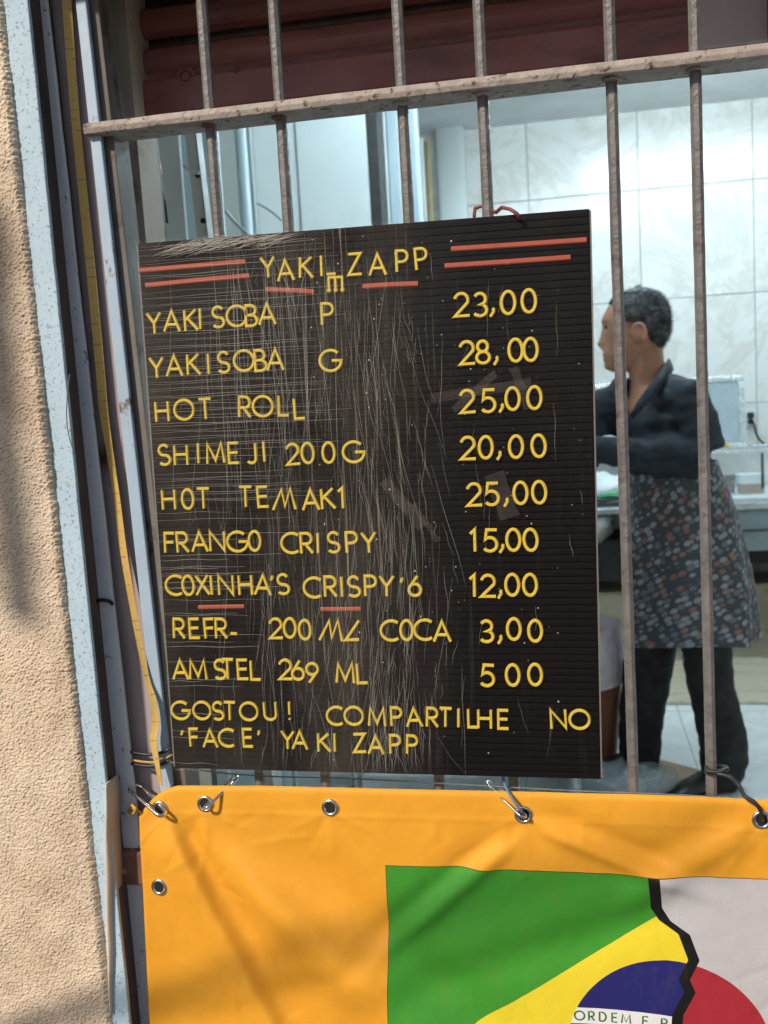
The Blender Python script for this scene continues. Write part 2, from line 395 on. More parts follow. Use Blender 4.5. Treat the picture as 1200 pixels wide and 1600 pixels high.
c = P(1165, 45, .112); mb = MB().box(c.x - .055, c.x + .08, .103, .1135, c.z - .016, c.z + .04); sp_(mb.build('latch_plate', MT['mauve'], None, bevel=.002))
mb = MB().box(c.x + .02, c.x + .032, .07, .103, c.z - .028, c.z + .05); sp_(mb.build('latch_bolt', MT['black'], None, bevel=.002))
# ------------------------------------------------------------------ menu letter board
MT['board'] = M('black_letter_board', (.0062, .0048, .0052), (.004, .0032, .0038), 25, .6, bump=.25, bscale=300, dirt=(.02, .016, .0125), dscale=14, dlo=.5, dhi=.75, damt=.7, spec=.1, stretch=(.3, 1, 1))
MT['boardedge'] = M('board_edge_plastic', (.16, .15, .14), None, 30, .6)
MT['yellow'] = M('yellow_letter_plastic', (.68, .50, .05), (.58, .41, .04), 60, .35, bump=.3, bscale=260, coord='Object', dirt=(.30, .19, .03), dscale=130, dlo=.52, dhi=.68, damt=.7)
MT['redstrip'] = M('red_strip_plastic', (.37, .07, .032), (.30, .055, .028), 40, .5)
MT['crease'] = M('film_crease', (.78, .74, .68), None, 20, .25, alpha=.55)
def film_mat():
    ma, nt, b, tc = base('clear_stretch_film'); out = nt.nodes['Material Output']; nt.nodes.remove(b)
    o = tc.outputs['Object']
    s1 = ramp(nt, nz(nt, mp(nt, o, (420, 1, 5), rot=(0, .04, 0)), 1, 3, .5, .25), [(.61, 0.0), (.70, 1.0)])
    s2 = ramp(nt, nz(nt, mp(nt, o, (650, 1, 9), rot=(0, -.22, 0)), 1, 3, .5, .2), [(.63, 0.0), (.72, 1.0)])
    s3 = ramp(nt, nz(nt, mp(nt, o, (6, 1, 500)), 1, 2, .5), [(.71, 0.0), (.76, .6)])
    sxz = nt.nodes.new('ShaderNodeSeparateXYZ'); nt.links.new(o, sxz.inputs[0])
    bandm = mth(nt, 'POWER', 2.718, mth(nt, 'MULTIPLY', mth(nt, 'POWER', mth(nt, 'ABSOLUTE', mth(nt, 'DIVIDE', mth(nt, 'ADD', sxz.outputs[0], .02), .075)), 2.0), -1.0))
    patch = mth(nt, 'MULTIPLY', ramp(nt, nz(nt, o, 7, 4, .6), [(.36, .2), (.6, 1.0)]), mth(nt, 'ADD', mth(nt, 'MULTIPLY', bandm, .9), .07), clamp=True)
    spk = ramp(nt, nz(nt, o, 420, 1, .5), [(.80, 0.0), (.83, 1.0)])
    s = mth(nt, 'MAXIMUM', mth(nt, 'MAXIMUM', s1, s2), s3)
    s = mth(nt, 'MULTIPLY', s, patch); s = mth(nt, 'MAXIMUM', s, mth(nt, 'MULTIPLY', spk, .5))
    glare_haze = ramp(nt, nz(nt, mp(nt, o, (3, 1, 1.2)), 4, 5, .6), [(.3, 0.0), (.75, .05)])
    left_glare = ramp(nt, mth(nt, 'ADD', sxz.outputs[0], .5), [(.28, 1.0), (.62, .03)])
    fac = mth(nt, 'ADD', mth(nt, 'MULTIPLY', s, .30), mth(nt, 'ADD', mth(nt, 'MULTIPLY', glare_haze, left_glare), mth(nt, 'MULTIPLY', mth(nt, 'MULTIPLY', bandm, glare_haze), .9)), clamp=True)  # glare painted as warm haze: stronger at left and down the centre
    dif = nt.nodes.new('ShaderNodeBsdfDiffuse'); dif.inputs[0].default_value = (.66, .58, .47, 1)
    tr = nt.nodes.new('ShaderNodeBsdfTransparent'); gl = nt.nodes.new('ShaderNodeBsdfGlossy'); gl.inputs['Roughness'].default_value = .14
    bp = nt.nodes.new('ShaderNodeBump'); bp.inputs['Strength'].default_value = .5; bp.inputs['Distance'].default_value = .002
    nt.links.new(nz(nt, mp(nt, o, (60, 1, 12)), 1, 4, .6, .4), bp.inputs['Height'])
    fr = nt.nodes.new('ShaderNodeFresnel'); fr.inputs[0].default_value = 1.38
    nt.links.new(bp.outputs[0], fr.inputs['Normal']); nt.links.new(bp.outputs[0], gl.inputs['Normal'])
    m1 = nt.nodes.new('ShaderNodeMixShader'); nt.links.new(mth(nt, 'MULTIPLY', fr.outputs[0], .3), m1.inputs[0]); nt.links.new(tr.outputs[0], m1.inputs[1]); nt.links.new(gl.outputs[0], m1.inputs[2])
    m2 = nt.nodes.new('ShaderNodeMixShader'); nt.links.new(fac, m2.inputs[0]); nt.links.new(m1.outputs[0], m2.inputs[1]); nt.links.new(dif.outputs[0], m2.inputs[2])
    nt.links.new(m2.outputs[0], out.inputs[0]); return ma
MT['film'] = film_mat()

BW, BH = .4722, .5812
board = empty('menu_board', 'black letter board menu in scratched clear film, hung on the grille', 'menu board', (-.2119, -.033, 1.2567), (0, R(.83), 0))
# local: x right, z up, -y towards the street; face plane y = 0
mb = MB().box(-BW/2, BW/2, .0012, .009, -BH/2, BH/2); mb.build('panel', MT['board'], board, bevel=.0012)
pitch = BH / 78
pr = [(-BW/2 + .001), (BW/2 - .001)]
mb = MB(); hh = pitch * .5
prof = [(.0014, -hh * .93), (-.0001, -hh * .86), (-.0002, 0), (-.0001, hh * .86), (.0014, hh * .93)]
mb.loft([[(x, y, z) for y, z in prof] for x in (pr[0], 0, pr[1])])
rib = bpy.data.meshes.new('rib'); rib.from_pydata(mb.v, [], mb.f); rib.update()
bm = bmesh.new(); bm.from_mesh(rib); bmesh.ops.recalc_face_normals(bm, faces=bm.faces); bm.to_mesh(rib); bm.free(); rib.materials.append(MT['board'])
for i in range(78):
    share('rib', rib, board, (0, random.uniform(-.0002, .0002), -BH/2 + pitch * (i + .5)))
# worn pale edge strips of the panel
for x in (-BW/2 - .0006, BW/2 + .0006):
    MB().box(x - .0008, x + .0008, .0005, .0085, -BH/2 + .002, BH/2 - .002).build('edge_strip', MT['boardedge'], board)

# --- plastic letters as swept strokes
def arc(cx, cy, rx, ry, a0, a1, n=14): return [(cx + rx * math.cos(R(a0 + (a1 - a0) * i / n)), cy + ry * math.sin(R(a0 + (a1 - a0) * i / n))) for i in range(n + 1)]
E0 = lambda rx: (arc(0, .5, rx, .5, 0, 360, 30)[:-1], True)
GL = {
 'I': [[(0, 0), (0, 1)]], 'L': [[(-.2, 1), (-.2, 0), (.26, 0)]], 'T': [[(-.3, 1), (.3, 1)], [(0, .98), (0, 0)]],
 'H': [[(-.31, 0), (-.31, 1)], [(.31, 0), (.31, 1)], [(-.3, .52), (.3, .52)]],
 'E': [[(.24, 1), (-.24, 1), (-.24, 0), (.25, 0)], [(-.23, .52), (.2, .52)]], 'F': [[(.25, 1), (-.22, 1), (-.22, 0)], [(-.21, .52), (.2, .52)]],
 'A': [[(-.38, 0), (0, 1), (.38, 0)], [(-.25, .33), (.25, .33)]], 'Y': [[(-.33, 1), (0, .48), (.33, 1)], [(0, .5), (0, 0)]],
 'K': [[(-.27, 0), (-.27, 1)], [(.28, 1), (-.25, .5)], [(-.14, .6), (.34, 0)]], 'X': [[(-.3, 1), (.32, 0)], [(.3, 1), (-.32, 0)]],
 'Z': [[(-.28, 1), (.3, 1), (-.3, 0), (.32, 0)]], 'N': [[(-.35, 0), (-.35, 1), (.35, 0), (.35, 1)]],
 'M': [[(-.42, 0), (-.34, 1), (0, .12), (.34, 1), (.42, 0)]], 'm': [[(-.58, 0), (-.08, 1), (0, .12), (.34, 1.02), (.5, -.04)]],
 'z': [[(.38, 1), (-.3, 0), (.34, .02)]], 'U': [[(-.31, 1), (-.31, .33)] + arc(0, .31, .31, .31, 180, 360)[1:] + [(.31, 1)]],
 'J': [[(.14, 1), (.14, .24)] + arc(-.07, .22, .21, .22, 0, -150, 10)[1:]],
 'O': [(arc(0, .5, .49, .5, 0, 360, 34)[:-1], True)], '0': [E0(.29)],
 'C': [arc(.1, .5, .5, .5, 52, 308, 24)], 'G': [arc(.02, .5, .5, .5, 48, 360, 28) + [(.08, .5)]],
 'S': [arc(0, .74, .24, .26, 30, 270, 14) + arc(0, .24, .27, .24, 90, -150, 14)[1:]],
 'P': [[(-.24, 0), (-.24, 1), (0, 1)] + arc(0, .73, .27, .27, 90, -90, 12)[1:] + [(-.22, .46)]],
 'R': [[(-.25, 0), (-.25, 1), (0, 1)] + arc(0, .73, .26, .27, 90, -90, 12)[1:] + [(-.23, .46)], [(-.04, .46), (.29, 0)]],
 'B': [[(-.24, .5), (-.24, 1), (-.02, 1)] + arc(-.02, .76, .24, .24, 90, -90, 12)[1:] + [(-.22, .52)], [(-.24, .52), (-.24, 0), (0, 0)] + arc(0, .26, .28, .26, -90, 90, 12)[1:] + [(-.1, .52)]],
 '1': [[(-.13, .82), (.06, 1), (.06, 0)]], '2': [arc(0, .7, .28, .3, 165, -25, 14) + [(-.3, 0), (.32, 0)]],
 '3': [arc(-.02, .75, .24, .25, 150, -90, 12) + arc(-.02, .26, .28, .26, 90, -150, 14)[1:]],
 '5': [[(.27, 1), (-.16, 1), (-.21, .56)] + arc(-.02, .32, .3, .32, 120, -145, 16)],
 '6': [(arc(0, .3, .29, .3, 0, 360, 26)[:-1], True), [(.14, 1), (-.25, .42)]], '9': [(arc(0, .7, .29, .3, 0, 360, 26)[:-1], True), [(-.14, 0), (.25, .58)]],
 '8': [(arc(0, .76, .22, .24, 0, 360, 22)[:-1], True), (arc(0, .26, .28, .26, 0, 360, 24)[:-1], True)],
 ',': [[(.0, .14), (.06, .1), (.07, -.0), (-.07, -.22)]], "'": [[(.02, .1), (.04, 0), (-.03, -.12)]], '-': [[(-.16, 0), (.16, 0)]], '_': [[(-.22, 0), (.22, 0)]],
 '!': [[(0, .3), (0, 1)], [(0, 0), (0, .06)]],
 'w': [[(-.36, .28), (.36, .28)], [(-.32, .28), (-.32, -.28)], [(0, .28), (0, -.28)], [(.32, .28), (.32, -.28)]],
}
CAPH, SWD, SHT = .0229, .0034, .0024
def stroke(mb, pts, closed, wd, ht):
    n = len(pts); rings = []
    for i in range(n):
        p = Vector(pts[i])
        if closed: a, b = Vector(pts[i-1]), Vector(pts[(i+1) % n])
        else: a, b = Vector(pts[max(i-1, 0)]), Vector(pts[min(i+1, n-1)])
        d1 = (p - a).normalized() if (p - a).length > 1e-9 else (b - p).normalized()
        d2 = (b - p).normalized() if (b - p).length > 1e-9 else d1
        t = (d1 + d2)
        t = t.normalized() if t.length > 1e-6 else d1
        k = 1 / max(.42, t.dot(d1)); nn = Vector((-t.y, t.x)) * (wd / 2 * k)
        rings.append([(p.x + nn.x * s, -h, p.y + nn.y * s) for s, h in ((-1, -.0006), (-1, ht * .5), (-.55, ht), (.55, ht), (1, ht * .5), (1, -.0006))])
    mb.loft(rings, closed=closed)
GM = {}
for ch, sts in GL.items():
    mb = MB(); off = .5 if ch not in ",'-_w" else 0
    for k, s in enumerate(sts):
        pts, cl = s if isinstance(s, tuple) else (s, False)
        pts = [(x * CAPH, (z - off) * CAPH) for x, z in pts]
        if not cl:                                   # keep cap height measured to the stroke's outside
            pts = [(x, z * .93 if off else z) for x, z in pts]
        else: pts = [(x * .96, z * .92) for x, z in pts]
        stroke(mb, pts, cl, SWD, SHT + .00013 * k)
    if ch == 'w':
        for x in (-.32, 0, .32): mb.ellipsoid((x * CAPH, -.001, -.3 * CAPH), (.0026, .0019, .0026), 10, 6)
    if ch in '20': pass
    me = bpy.data.meshes.new('letter_' + ch); me.from_pydata(mb.v, [], mb.f); me.update()
    bm = bmesh.new(); bm.from_mesh(me); bmesh.ops.recalc_face_normals(bm, faces=bm.faces); bm.to_mesh(me); bm.free()
    me.materials.append(MT['yellow']); GM[ch] = me
LETTERS = "Y-929,2556 A-741,2513 K-523,2529 I-356,2533 _-257,2444 w-215,2345 Z-7,2526 A233,2506 P484,2525 P681,2533 Y-2226,2057 A-2025,2067 K-1815,2065 I-1705,2074 S-1505,2079 O-1299,2078 B-1143,2073 A-965,2079 P-321,2042 21076,2052 31266,2041 ,1381,1966 01544,2045 01750,2049 Y-2234,1583 A-2032,1595 K-1818,1599 I-1646,1597 S-1476,1604 O-1250,1609 B-1071,1601 A-904,1603 G-314,1563 21114,1570 81276,1568 ,1403,1484 01605,1570 01754,1569 H-2206,1114 O-1955,1121 T-1713,1120 R-1274,1123 O-1071,1121 L-848,1122 L-679,1083 21101,1080 51314,1076 ,1442,1005 01561,1087 01779,1088 S-2217,643 H-2024,637 I-1825,650 M-1635,644 E-1425,637 J-1213,629 I-1087,644 2-772,603 0-607,609 0-380,606 G-114,604 21090,603 01274,604 ,1404,524 01581,600 01809,601 H-2201,155 0-1981,154 T-1801,157 T-1322,162 E-1129,157 m-893,127 A-602,112 K-418,120 1-266,123 21138,122 51320,122 ,1462,42 01613,126 01802,128 F-2228,-323 R-2079,-321 A-1877,-317 N-1674,-315 G-1449,-324 0-1251,-320 C-859,-351 R-677,-354 I-548,-352 S-376,-350 P-181,-353 Y6,-357 11115,-357 51289,-360 ,1402,-437 01526,-357 01702,-360 C-2211,-799 0-2043,-801 X-1879,-797 I-1775,-798 N-1608,-800 H-1385,-802 A-1187,-804 '-1086,-723 S-959,-798 C-637,-838 R-438,-828 I-310,-829 S-179,-830 P1,-824 Y178,-826 '338,-762 6479,-829 11094,-834 21251,-836 ,1369,-917 01501,-828 01683,-830 R-2188,-1285 E-2004,-1285 F-1832,-1286 R-1697,-1286 --1553,-1344 2-1071,-1286 0-912,-1281 0-744,-1301 m-450,-1307 z-227,-1307 C186,-1312 0372,-1307 C548,-1303 A751,-1320 31223,-1320 ,1354,-1399 01504,-1296 01723,-1315 A-2203,-1753 M-1997,-1751 S-1740,-1749 T-1651,-1741 E-1476,-1748 L-1334,-1754 2-989,-1744 6-850,-1751 9-688,-1780 M-320,-1777 L-139,-1781 51213,-1795 01478,-1788 01710,-1781 G-2237,-2225 O-1982,-2222 S-1793,-2224 T-1657,-2222 O-1436,-2224 U-1190,-2215 !-970,-2207 C-462,-2260 O-249,-2256 M8,-2260 P217,-2257 A413,-2261 R607,-2258 T752,-2256 I891,-2258 L1039,-2261 H1169,-2266 E1365,-2270 N1937,-2254 O2155,-2257 '-2239,-2478 F-2097,-2535 A-1906,-2541 C-1716,-2532 E-1465,-2527 '-1339,-2461 Y-1009,-2539 A-869,-2541 K-603,-2561 I-477,-2558 Z-202,-2560 A-19,-2574 P192,-2565 P376,-2566"
for t in LETTERS.split(' '):
    ch = t[0]; u, v = t[1:].split(',') if ch != ',' else t[2:].split(',') if t[1] == ',' else t[1:].split(',')
    u, v = int(u) / 1e4, int(v) / 1e4
    sc = 1.0 if v > -.2 else .93
    if v > .225: sc = .97
    if ch.isdigit() and u > .09: sc = 1.05
    share('letter', GM[ch], board, (u, -.0006, v), (0, R(random.gauss(0, 1.3)), 0), (sc, 1, sc))
for k, (x0, z0, x1, z1) in enumerate(((-.2364, .262, -.1174, .2635), (-.23, .246, -.1139, .2487), (-.0971, .2335, -.045, .2277), (.0988, .2611, .2325, .2606), (.0917, .2449, .2167, .2449), (.0063, .23, .0639, .2292), (-.1948, -.1048, -.1418, -.1041), (-.0562, -.1075, -.0118, -.1074))):
    mb = MB(); stroke(mb, [(x0, z0), ((x0 + x1) / 2, (z0 + z1) / 2 + random.uniform(-.0004, .0004)), (x1, z1)], False, .0052 if k < 6 else .0046, .0018); mb.build('red_strip', MT['redstrip'], board)

# --- clear film wrapped over the board, with its creases
def film_y(x, z):
    b = .0012 * noise.noise(Vector((x * 16, z * 5, 2))) + .0008 * noise.noise(Vector((x * 50 + z * 8, z * 11, 5)))
    top = max(0, (z - (BH/2 - .03)) / .03)
    return -.0046 - abs(b) - .0035 * top * (.5 + .5 * math.sin(x * 34 + 1)) * (1 if x < 0 else .4)
mb = MB(); rows = []
for i in range(141):
    z = -BH/2 - .001 + (BH + .002) * i / 140; rows.append([(x, film_y(x, z), z) for x in [-BW/2 - .003 + (BW + .006) * j / 110 for j in range(111)]])
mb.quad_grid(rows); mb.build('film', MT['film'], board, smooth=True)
def hair(mb, p0, p1, wd, bend, n=7, y=0):
    pts = []
    d = Vector((p1[0] - p0[0], p1[1] - p0[1])); nrm = Vector((-d.y, d.x)).normalized() if d.length else Vector((1, 0))
    ph = random.uniform(0, 6)
    L_, R_ = [], []
    for i in range(n + 1):
        t = i / n; o = bend * math.sin(math.pi * t) + .0006 * math.sin(t * 9 + ph)
        x = p0[0] + d.x * t + nrm.x * o; z = p0[1] + d.y * t + nrm.y * o
        ww = wd * (.35 + .65 * math.sin(math.pi * min(1, max(0, t * .9 + .05))))
        yy = film_y(max(-BW/2, min(BW/2, x)), z) - .0004 + y
        L_.append((x - nrm.x * ww / 2, yy, z - nrm.y * ww / 2)); R_.append((x + nrm.x * ww / 2, yy, z + nrm.y * ww / 2))
    mb.quad_grid([[a, ((a[0]+b[0])/2, a[1] - wd * .5, (a[2]+b[2])/2), b] for a, b in zip(L_, R_)])
rnd = random.Random(3); cm = MB()
for k in range(620):                                  # fine hanging creases, densest just right of the middle
    c_ = rnd.choice((0, 0, 0, 1, 1, 2)); x = rnd.gauss(.02, .026) if c_ == 0 else rnd.gauss(-.085, .05) if c_ == 1 else rnd.uniform(-.21, .09)
    z = rnd.uniform(-.26, .27); ln = rnd.choice((.015, .03, .05, .08, .13)); sl = rnd.gauss(-.05, .09) if c_ else rnd.gauss(.12 * math.sin(z * 14), .10)
    if abs(x) < BW/2 - .01: hair(cm, (x, z), (x + sl * ln, max(-BH/2 + .004, z - ln)), rnd.uniform(.00012, .00030), rnd.gauss(0, .0015))
for k in range(30):                                   # bundle falling from the top edge
    x = rnd.gauss(-.085, .03); hair(cm, (x, BH/2 - rnd.uniform(0, .02)), (x + rnd.gauss(.0, .015), rnd.uniform(.0, .22)), rnd.uniform(.0002, .0005), rnd.gauss(0, .002))
for k in range(26):
    x = rnd.uniform(.06, .23); z = rnd.uniform(-.27, .26); hair(cm, (x, z), (x + rnd.gauss(0, .006), max(-BH/2 + .004, z - rnd.uniform(.01, .06))), rnd.uniform(.00012, .00025), rnd.gauss(0, .001))
for k in range(80):                                   # gathered film along the top left
    t = rnd.random(); x = -.228 + .13 * t; x1 = x + rnd.uniform(.02, .07)
    pinch = -.15 if x < -.15 else -.09
    hair(cm, (x, BH/2 - rnd.uniform(.0, .016) - .006 * abs(x - pinch) / .06), (x1, BH/2 - rnd.uniform(-.002, .007) - .05 * abs(x1 - pinch)), rnd.uniform(.00025, .0008), rnd.gauss(-.001, .002), y=-.0006)
for i in range(78):                                   # film bridging the ribs on the left
    z = -BH/2 + pitch * i
    for dz in (-.0009, .0011):
        if rnd.random() < (.12 if z > .02 else .3 if z > -.1 else .75): continue
        x1 = -BW/2 + float(np.interp(z, [-.3, -.1, .05, .3], [.05, .13, .20, .23])) * rnd.uniform(.45, 1.1)
        hair(cm, (-BW/2 + rnd.uniform(0, .004), z + dz), (x1, z + dz + rnd.uniform(-.0004, .0004)), rnd.uniform(.00022, .00042), 0, n=10)
co = cm.build('film_creases', MT['crease'], board, smooth=False); co['kind'] = 'stuff'
# small dust flecks stuck to the film
dm = MB()
for k in range(120):
    x, z = rnd.uniform(-.05, .23), rnd.uniform(-.28, .28); s = rnd.uniform(.0003, .0009)
    dm.ellipsoid((x, film_y(x, z) - .0002, z), (s * rnd.uniform(.6, 1.2), .0003, s * rnd.uniform(.6, 2)), 6, 4)
do = dm.build('dust_flecks', MT['crease'], board); do['kind'] = 'stuff'
# scraps of clear tape over some prices
tm = M('clear_tape', (.62, .56, .52), (.4, .33, .32), 40, .2, alpha=.05, bump=.5, bscale=120)
for x0, z0, x1, z1, w_ in ((.073, .113, .175, .124, .010), (.158, .140, .172, .098, .009), (.096, .10, .14, .135, .008), (.135, .034, .150, -.012, .020), (.02, .03, .06, -.02, .012), (.05, .005, .075, -.035, .006)):
    d = Vector((x1 - x0, z1 - z0)); nn = Vector((-d.y, d.x)).normalized() * w_ / 2; mb = MB(); rows = []
    for k in range(7):
        t = k / 6; x, z = x0 + d.x * t, z0 + d.y * t; rows.append([(x + nn.x * s_ + .0008 * math.sin(k * 2.1 + s_), film_y(x, z) - .0009 - .0004 * math.sin(k * 1.7 + s_), z + nn.y * s_) for s_ in (-1, -.3, .4, 1)])
    mb.quad_grid(rows); mb.build('clear_tape', tm, board)
# loops of brown cord over the top edge
MT['redcord'] = M('red_brown_cord', (.22, .04, .03), (.13, .028, .022), 60, .6)
ck = tag(MB().tube([P(x, y, Y) for x, y, Y in ((741, 338, .004), (742, 326, .012), (752, 322, .013), (765, 326, .006), (775, 332, -.012), (784, 324, -.03), (797, 327, -.041), (808, 334, -.043), (812, 344, -.0405))], .0019, 8).build('red_cord', MT['redcord'], smooth=True), 'red brown cord tying the top of the menu board to a bar', 'cord')

# ------------------------------------------------------------------ banner
YBN = -.0275
def seg(px0, py0, px1, py1):
    a, b = P(px0, py0, YBN), P(px1, py1, YBN); A = Vector((a.x, a.z)); d = Vector((b.x - a.x, b.z - a.z)); l = d.length; d /= l
    n = Vector((-d.y, d.x))
    if n.x < 0: n = -n
    return A, d, n, l
S1 = seg(256, 1272, 452, 1640); S2 = seg(300, 1285, 690, 1640); S3 = seg(818, 1282, 600, 1470); S4 = seg(818, 1282, 1090, 1395); S5 = seg(560, 1560, 1040, 1400); S6 = seg(1190, 1285, 960, 1420); S7 = seg(330, 1560, 560, 1480)
CREASE = [(-.43, .86, 1.35, .05, .0016), (-.415, .80, 1.9, .03, -.0014), (-.16, .90, 1.55, .014, .0012), (.0, .905, 1.5, .02, .0012), (-.33, .885, .15, .05, .001), (.10, .90, 2.2, .03, .0016), (-.40, .71, 1.5, .04, .0015), (-.29, .78, 2.4, .05, .0013), (-.12, .885, .5, .03, .001), (.16, .885, .9, .04, .0018), (-.46, .87, 1.1, .03, -.0012)]
_cr = random.Random(21)
for _k in range(46): CREASE.append((_cr.uniform(-.5, .22), _cr.uniform(.62, .93), _cr.uniform(0, 3.14), _cr.uniform(.012, .045), _cr.choice((-1, 1)) * _cr.uniform(.0004, .0011)))
for _ex in (-.424, -.277, -.063, .181):
    for _k in range(5): _a = R(-25 - 32 * _k); CREASE.append((_ex + .03 * math.cos(_a), .92 + .03 * math.sin(_a), _a, .03, .0011 * (-1) ** _k))
def sm(t): t = max(0, min(1, t)); return t * t * (3 - 2 * t)
def gs(x, w_): return math.exp(-(x / w_) ** 2)
def fold(x, z):
    h = 0
    def sa(S):
        q = Vector((x, z)) - S[0]; return q.dot(S[2]), q.dot(S[1]), S[3]
    s, a, l = sa(S1); k = sm((a + .004) / .05)
    wv = .010 + .05 * max(0, a)
    h += k * ((.0105 * gs(s, .035) if s < 0 else .0105 * gs(s, .007 + .01 * max(0, a))) - .0055 * gs(s - wv - .004, .010 + .03 * max(0, a)))
    s, a, l = sa(S2); k = sm((a - .01) / .14)
    h += k * (.020 * gs(s, .016 + .10 * max(0, a)) if s < 0 else .020 * gs(s, .010 + .075 * max(0, a))) - k * .006 * gs(s - .06, .028)
    s, a, l = sa(S3); k = sm(a / .06) * sm((l - a + .08) / .15); h += k * (.006 * gs(s - .010, .010) - .004 * gs(s + .010, .012))
    s, a, l = sa(S4); k = sm(a / .05) * sm((l - a + .05) / .12); h += k * (.006 * gs(s, .009) - .005 * gs(s - .018, .013))
    s, a, l = sa(S5); k = sm((a + .05) / .1) * sm((l - a + .05) / .1); h += k * (.004 * gs(s + .022, .022) - .003 * gs(s - .018, .02))
    s, a, l = sa(S6); k = sm(a / .04) * sm((l - a + .03) / .1); h += k * (.005 * gs(s, .014) - .0025 * gs(s + .025, .016))
    s, a, l = sa(S7); k = sm((a + .05) / .08) * sm((l - a + .05) / .08); h += k * .0035 * gs(s, .018)
    h += .0022 * noise.noise(Vector((x * 7, z * 6, 3))) + .0006 * noise.noise(Vector((x * 30, z * 24, 8)))
    h += .00035 * noise.noise(Vector((x * 90, z * 60, 2)))
    for (cx0_, cz0_, ang_, len_, amp_) in CREASE:                 # short hard kinks in the vinyl
        dx_, dz_ = x - cx0_, z - cz0_
        if abs(dx_) > .09 or abs(dz_) > .09: continue
        al = dx_ * math.cos(ang_) + dz_ * math.sin(ang_); ac = -dx_ * math.sin(ang_) + dz_ * math.cos(ang_)
        if abs(al) < len_: h += amp_ * (1 - (al / len_) ** 2) * math.exp(-abs(ac) / .0035)
    return h
TOPX = [214, 222, 238, 256, 276, 400, 600, 820, 1000, 1100, 1200, 1400, 1800]; TOPY = [1279, 1268, 1249, 1235, 1229, 1229, 1233, 1239, 1243, 1247, 1252, 1258, 1268]
def topz(px): return float(np.interp(px, TOPX, TOPY))
BX0 = P(217, 1275, YBN).x; BX1 = .62; BZ0 = .33
# top edge as world curve z(x)
tx = [P(x, y, YBN).x for x, y in zip(TOPX, TOPY)]; tz = [P(x, y, YBN).z for x, y in zip(TOPX, TOPY)]
def top_of(x): return float(np.interp(x, tx, tz))
def left_of(z): return BX0 - .012 * max(0, (.905 - z) / .28)
def bpt(x, z, off=0.0):
    e = .0025 * sm(1 - (top_of(x) - z) / .004)                 # rolled hem edge
    hem = .0009 * gs(top_of(x) - z - .032, .0016)
    return Vector((x, YBN - fold(x, z) - hem + e - off, z))
NXB, NZB = 330, 220
vs, fs, uvs = [], [], []
for i in range(NZB + 1):
    v = (i / NZB)
    for j in range(NXB + 1):
        u = j / NXB; zt_ = None
        xl = BX0; x = xl + (BX1 - xl) * u
        t_ = top_of(x); z = t_ + (BZ0 - t_) * v
        x += (left_of(z) - BX0) * (1 - u) ** 3
        vs.append(bpt(x, z)); uvs.append((x + 1, z))
for i in range(NZB):
    for j in range(NXB):
        a = i * (NXB + 1) + j; fs.append((a, a + NXB + 1, a + NXB + 2, a + 1))
bme = bpy.data.meshes.new('banner_cloth'); bme.from_pydata(vs, [], fs); bme.update()
uvl = bme.uv_layers.new(name='UVMap'); arr = np.array(uvs, dtype=np.float32)
li = np.empty(len(bme.loops), dtype=np.int32); bme.loops.foreach_get('vertex_index', li); uvl.data.foreach_set('uv', arr[li].ravel())
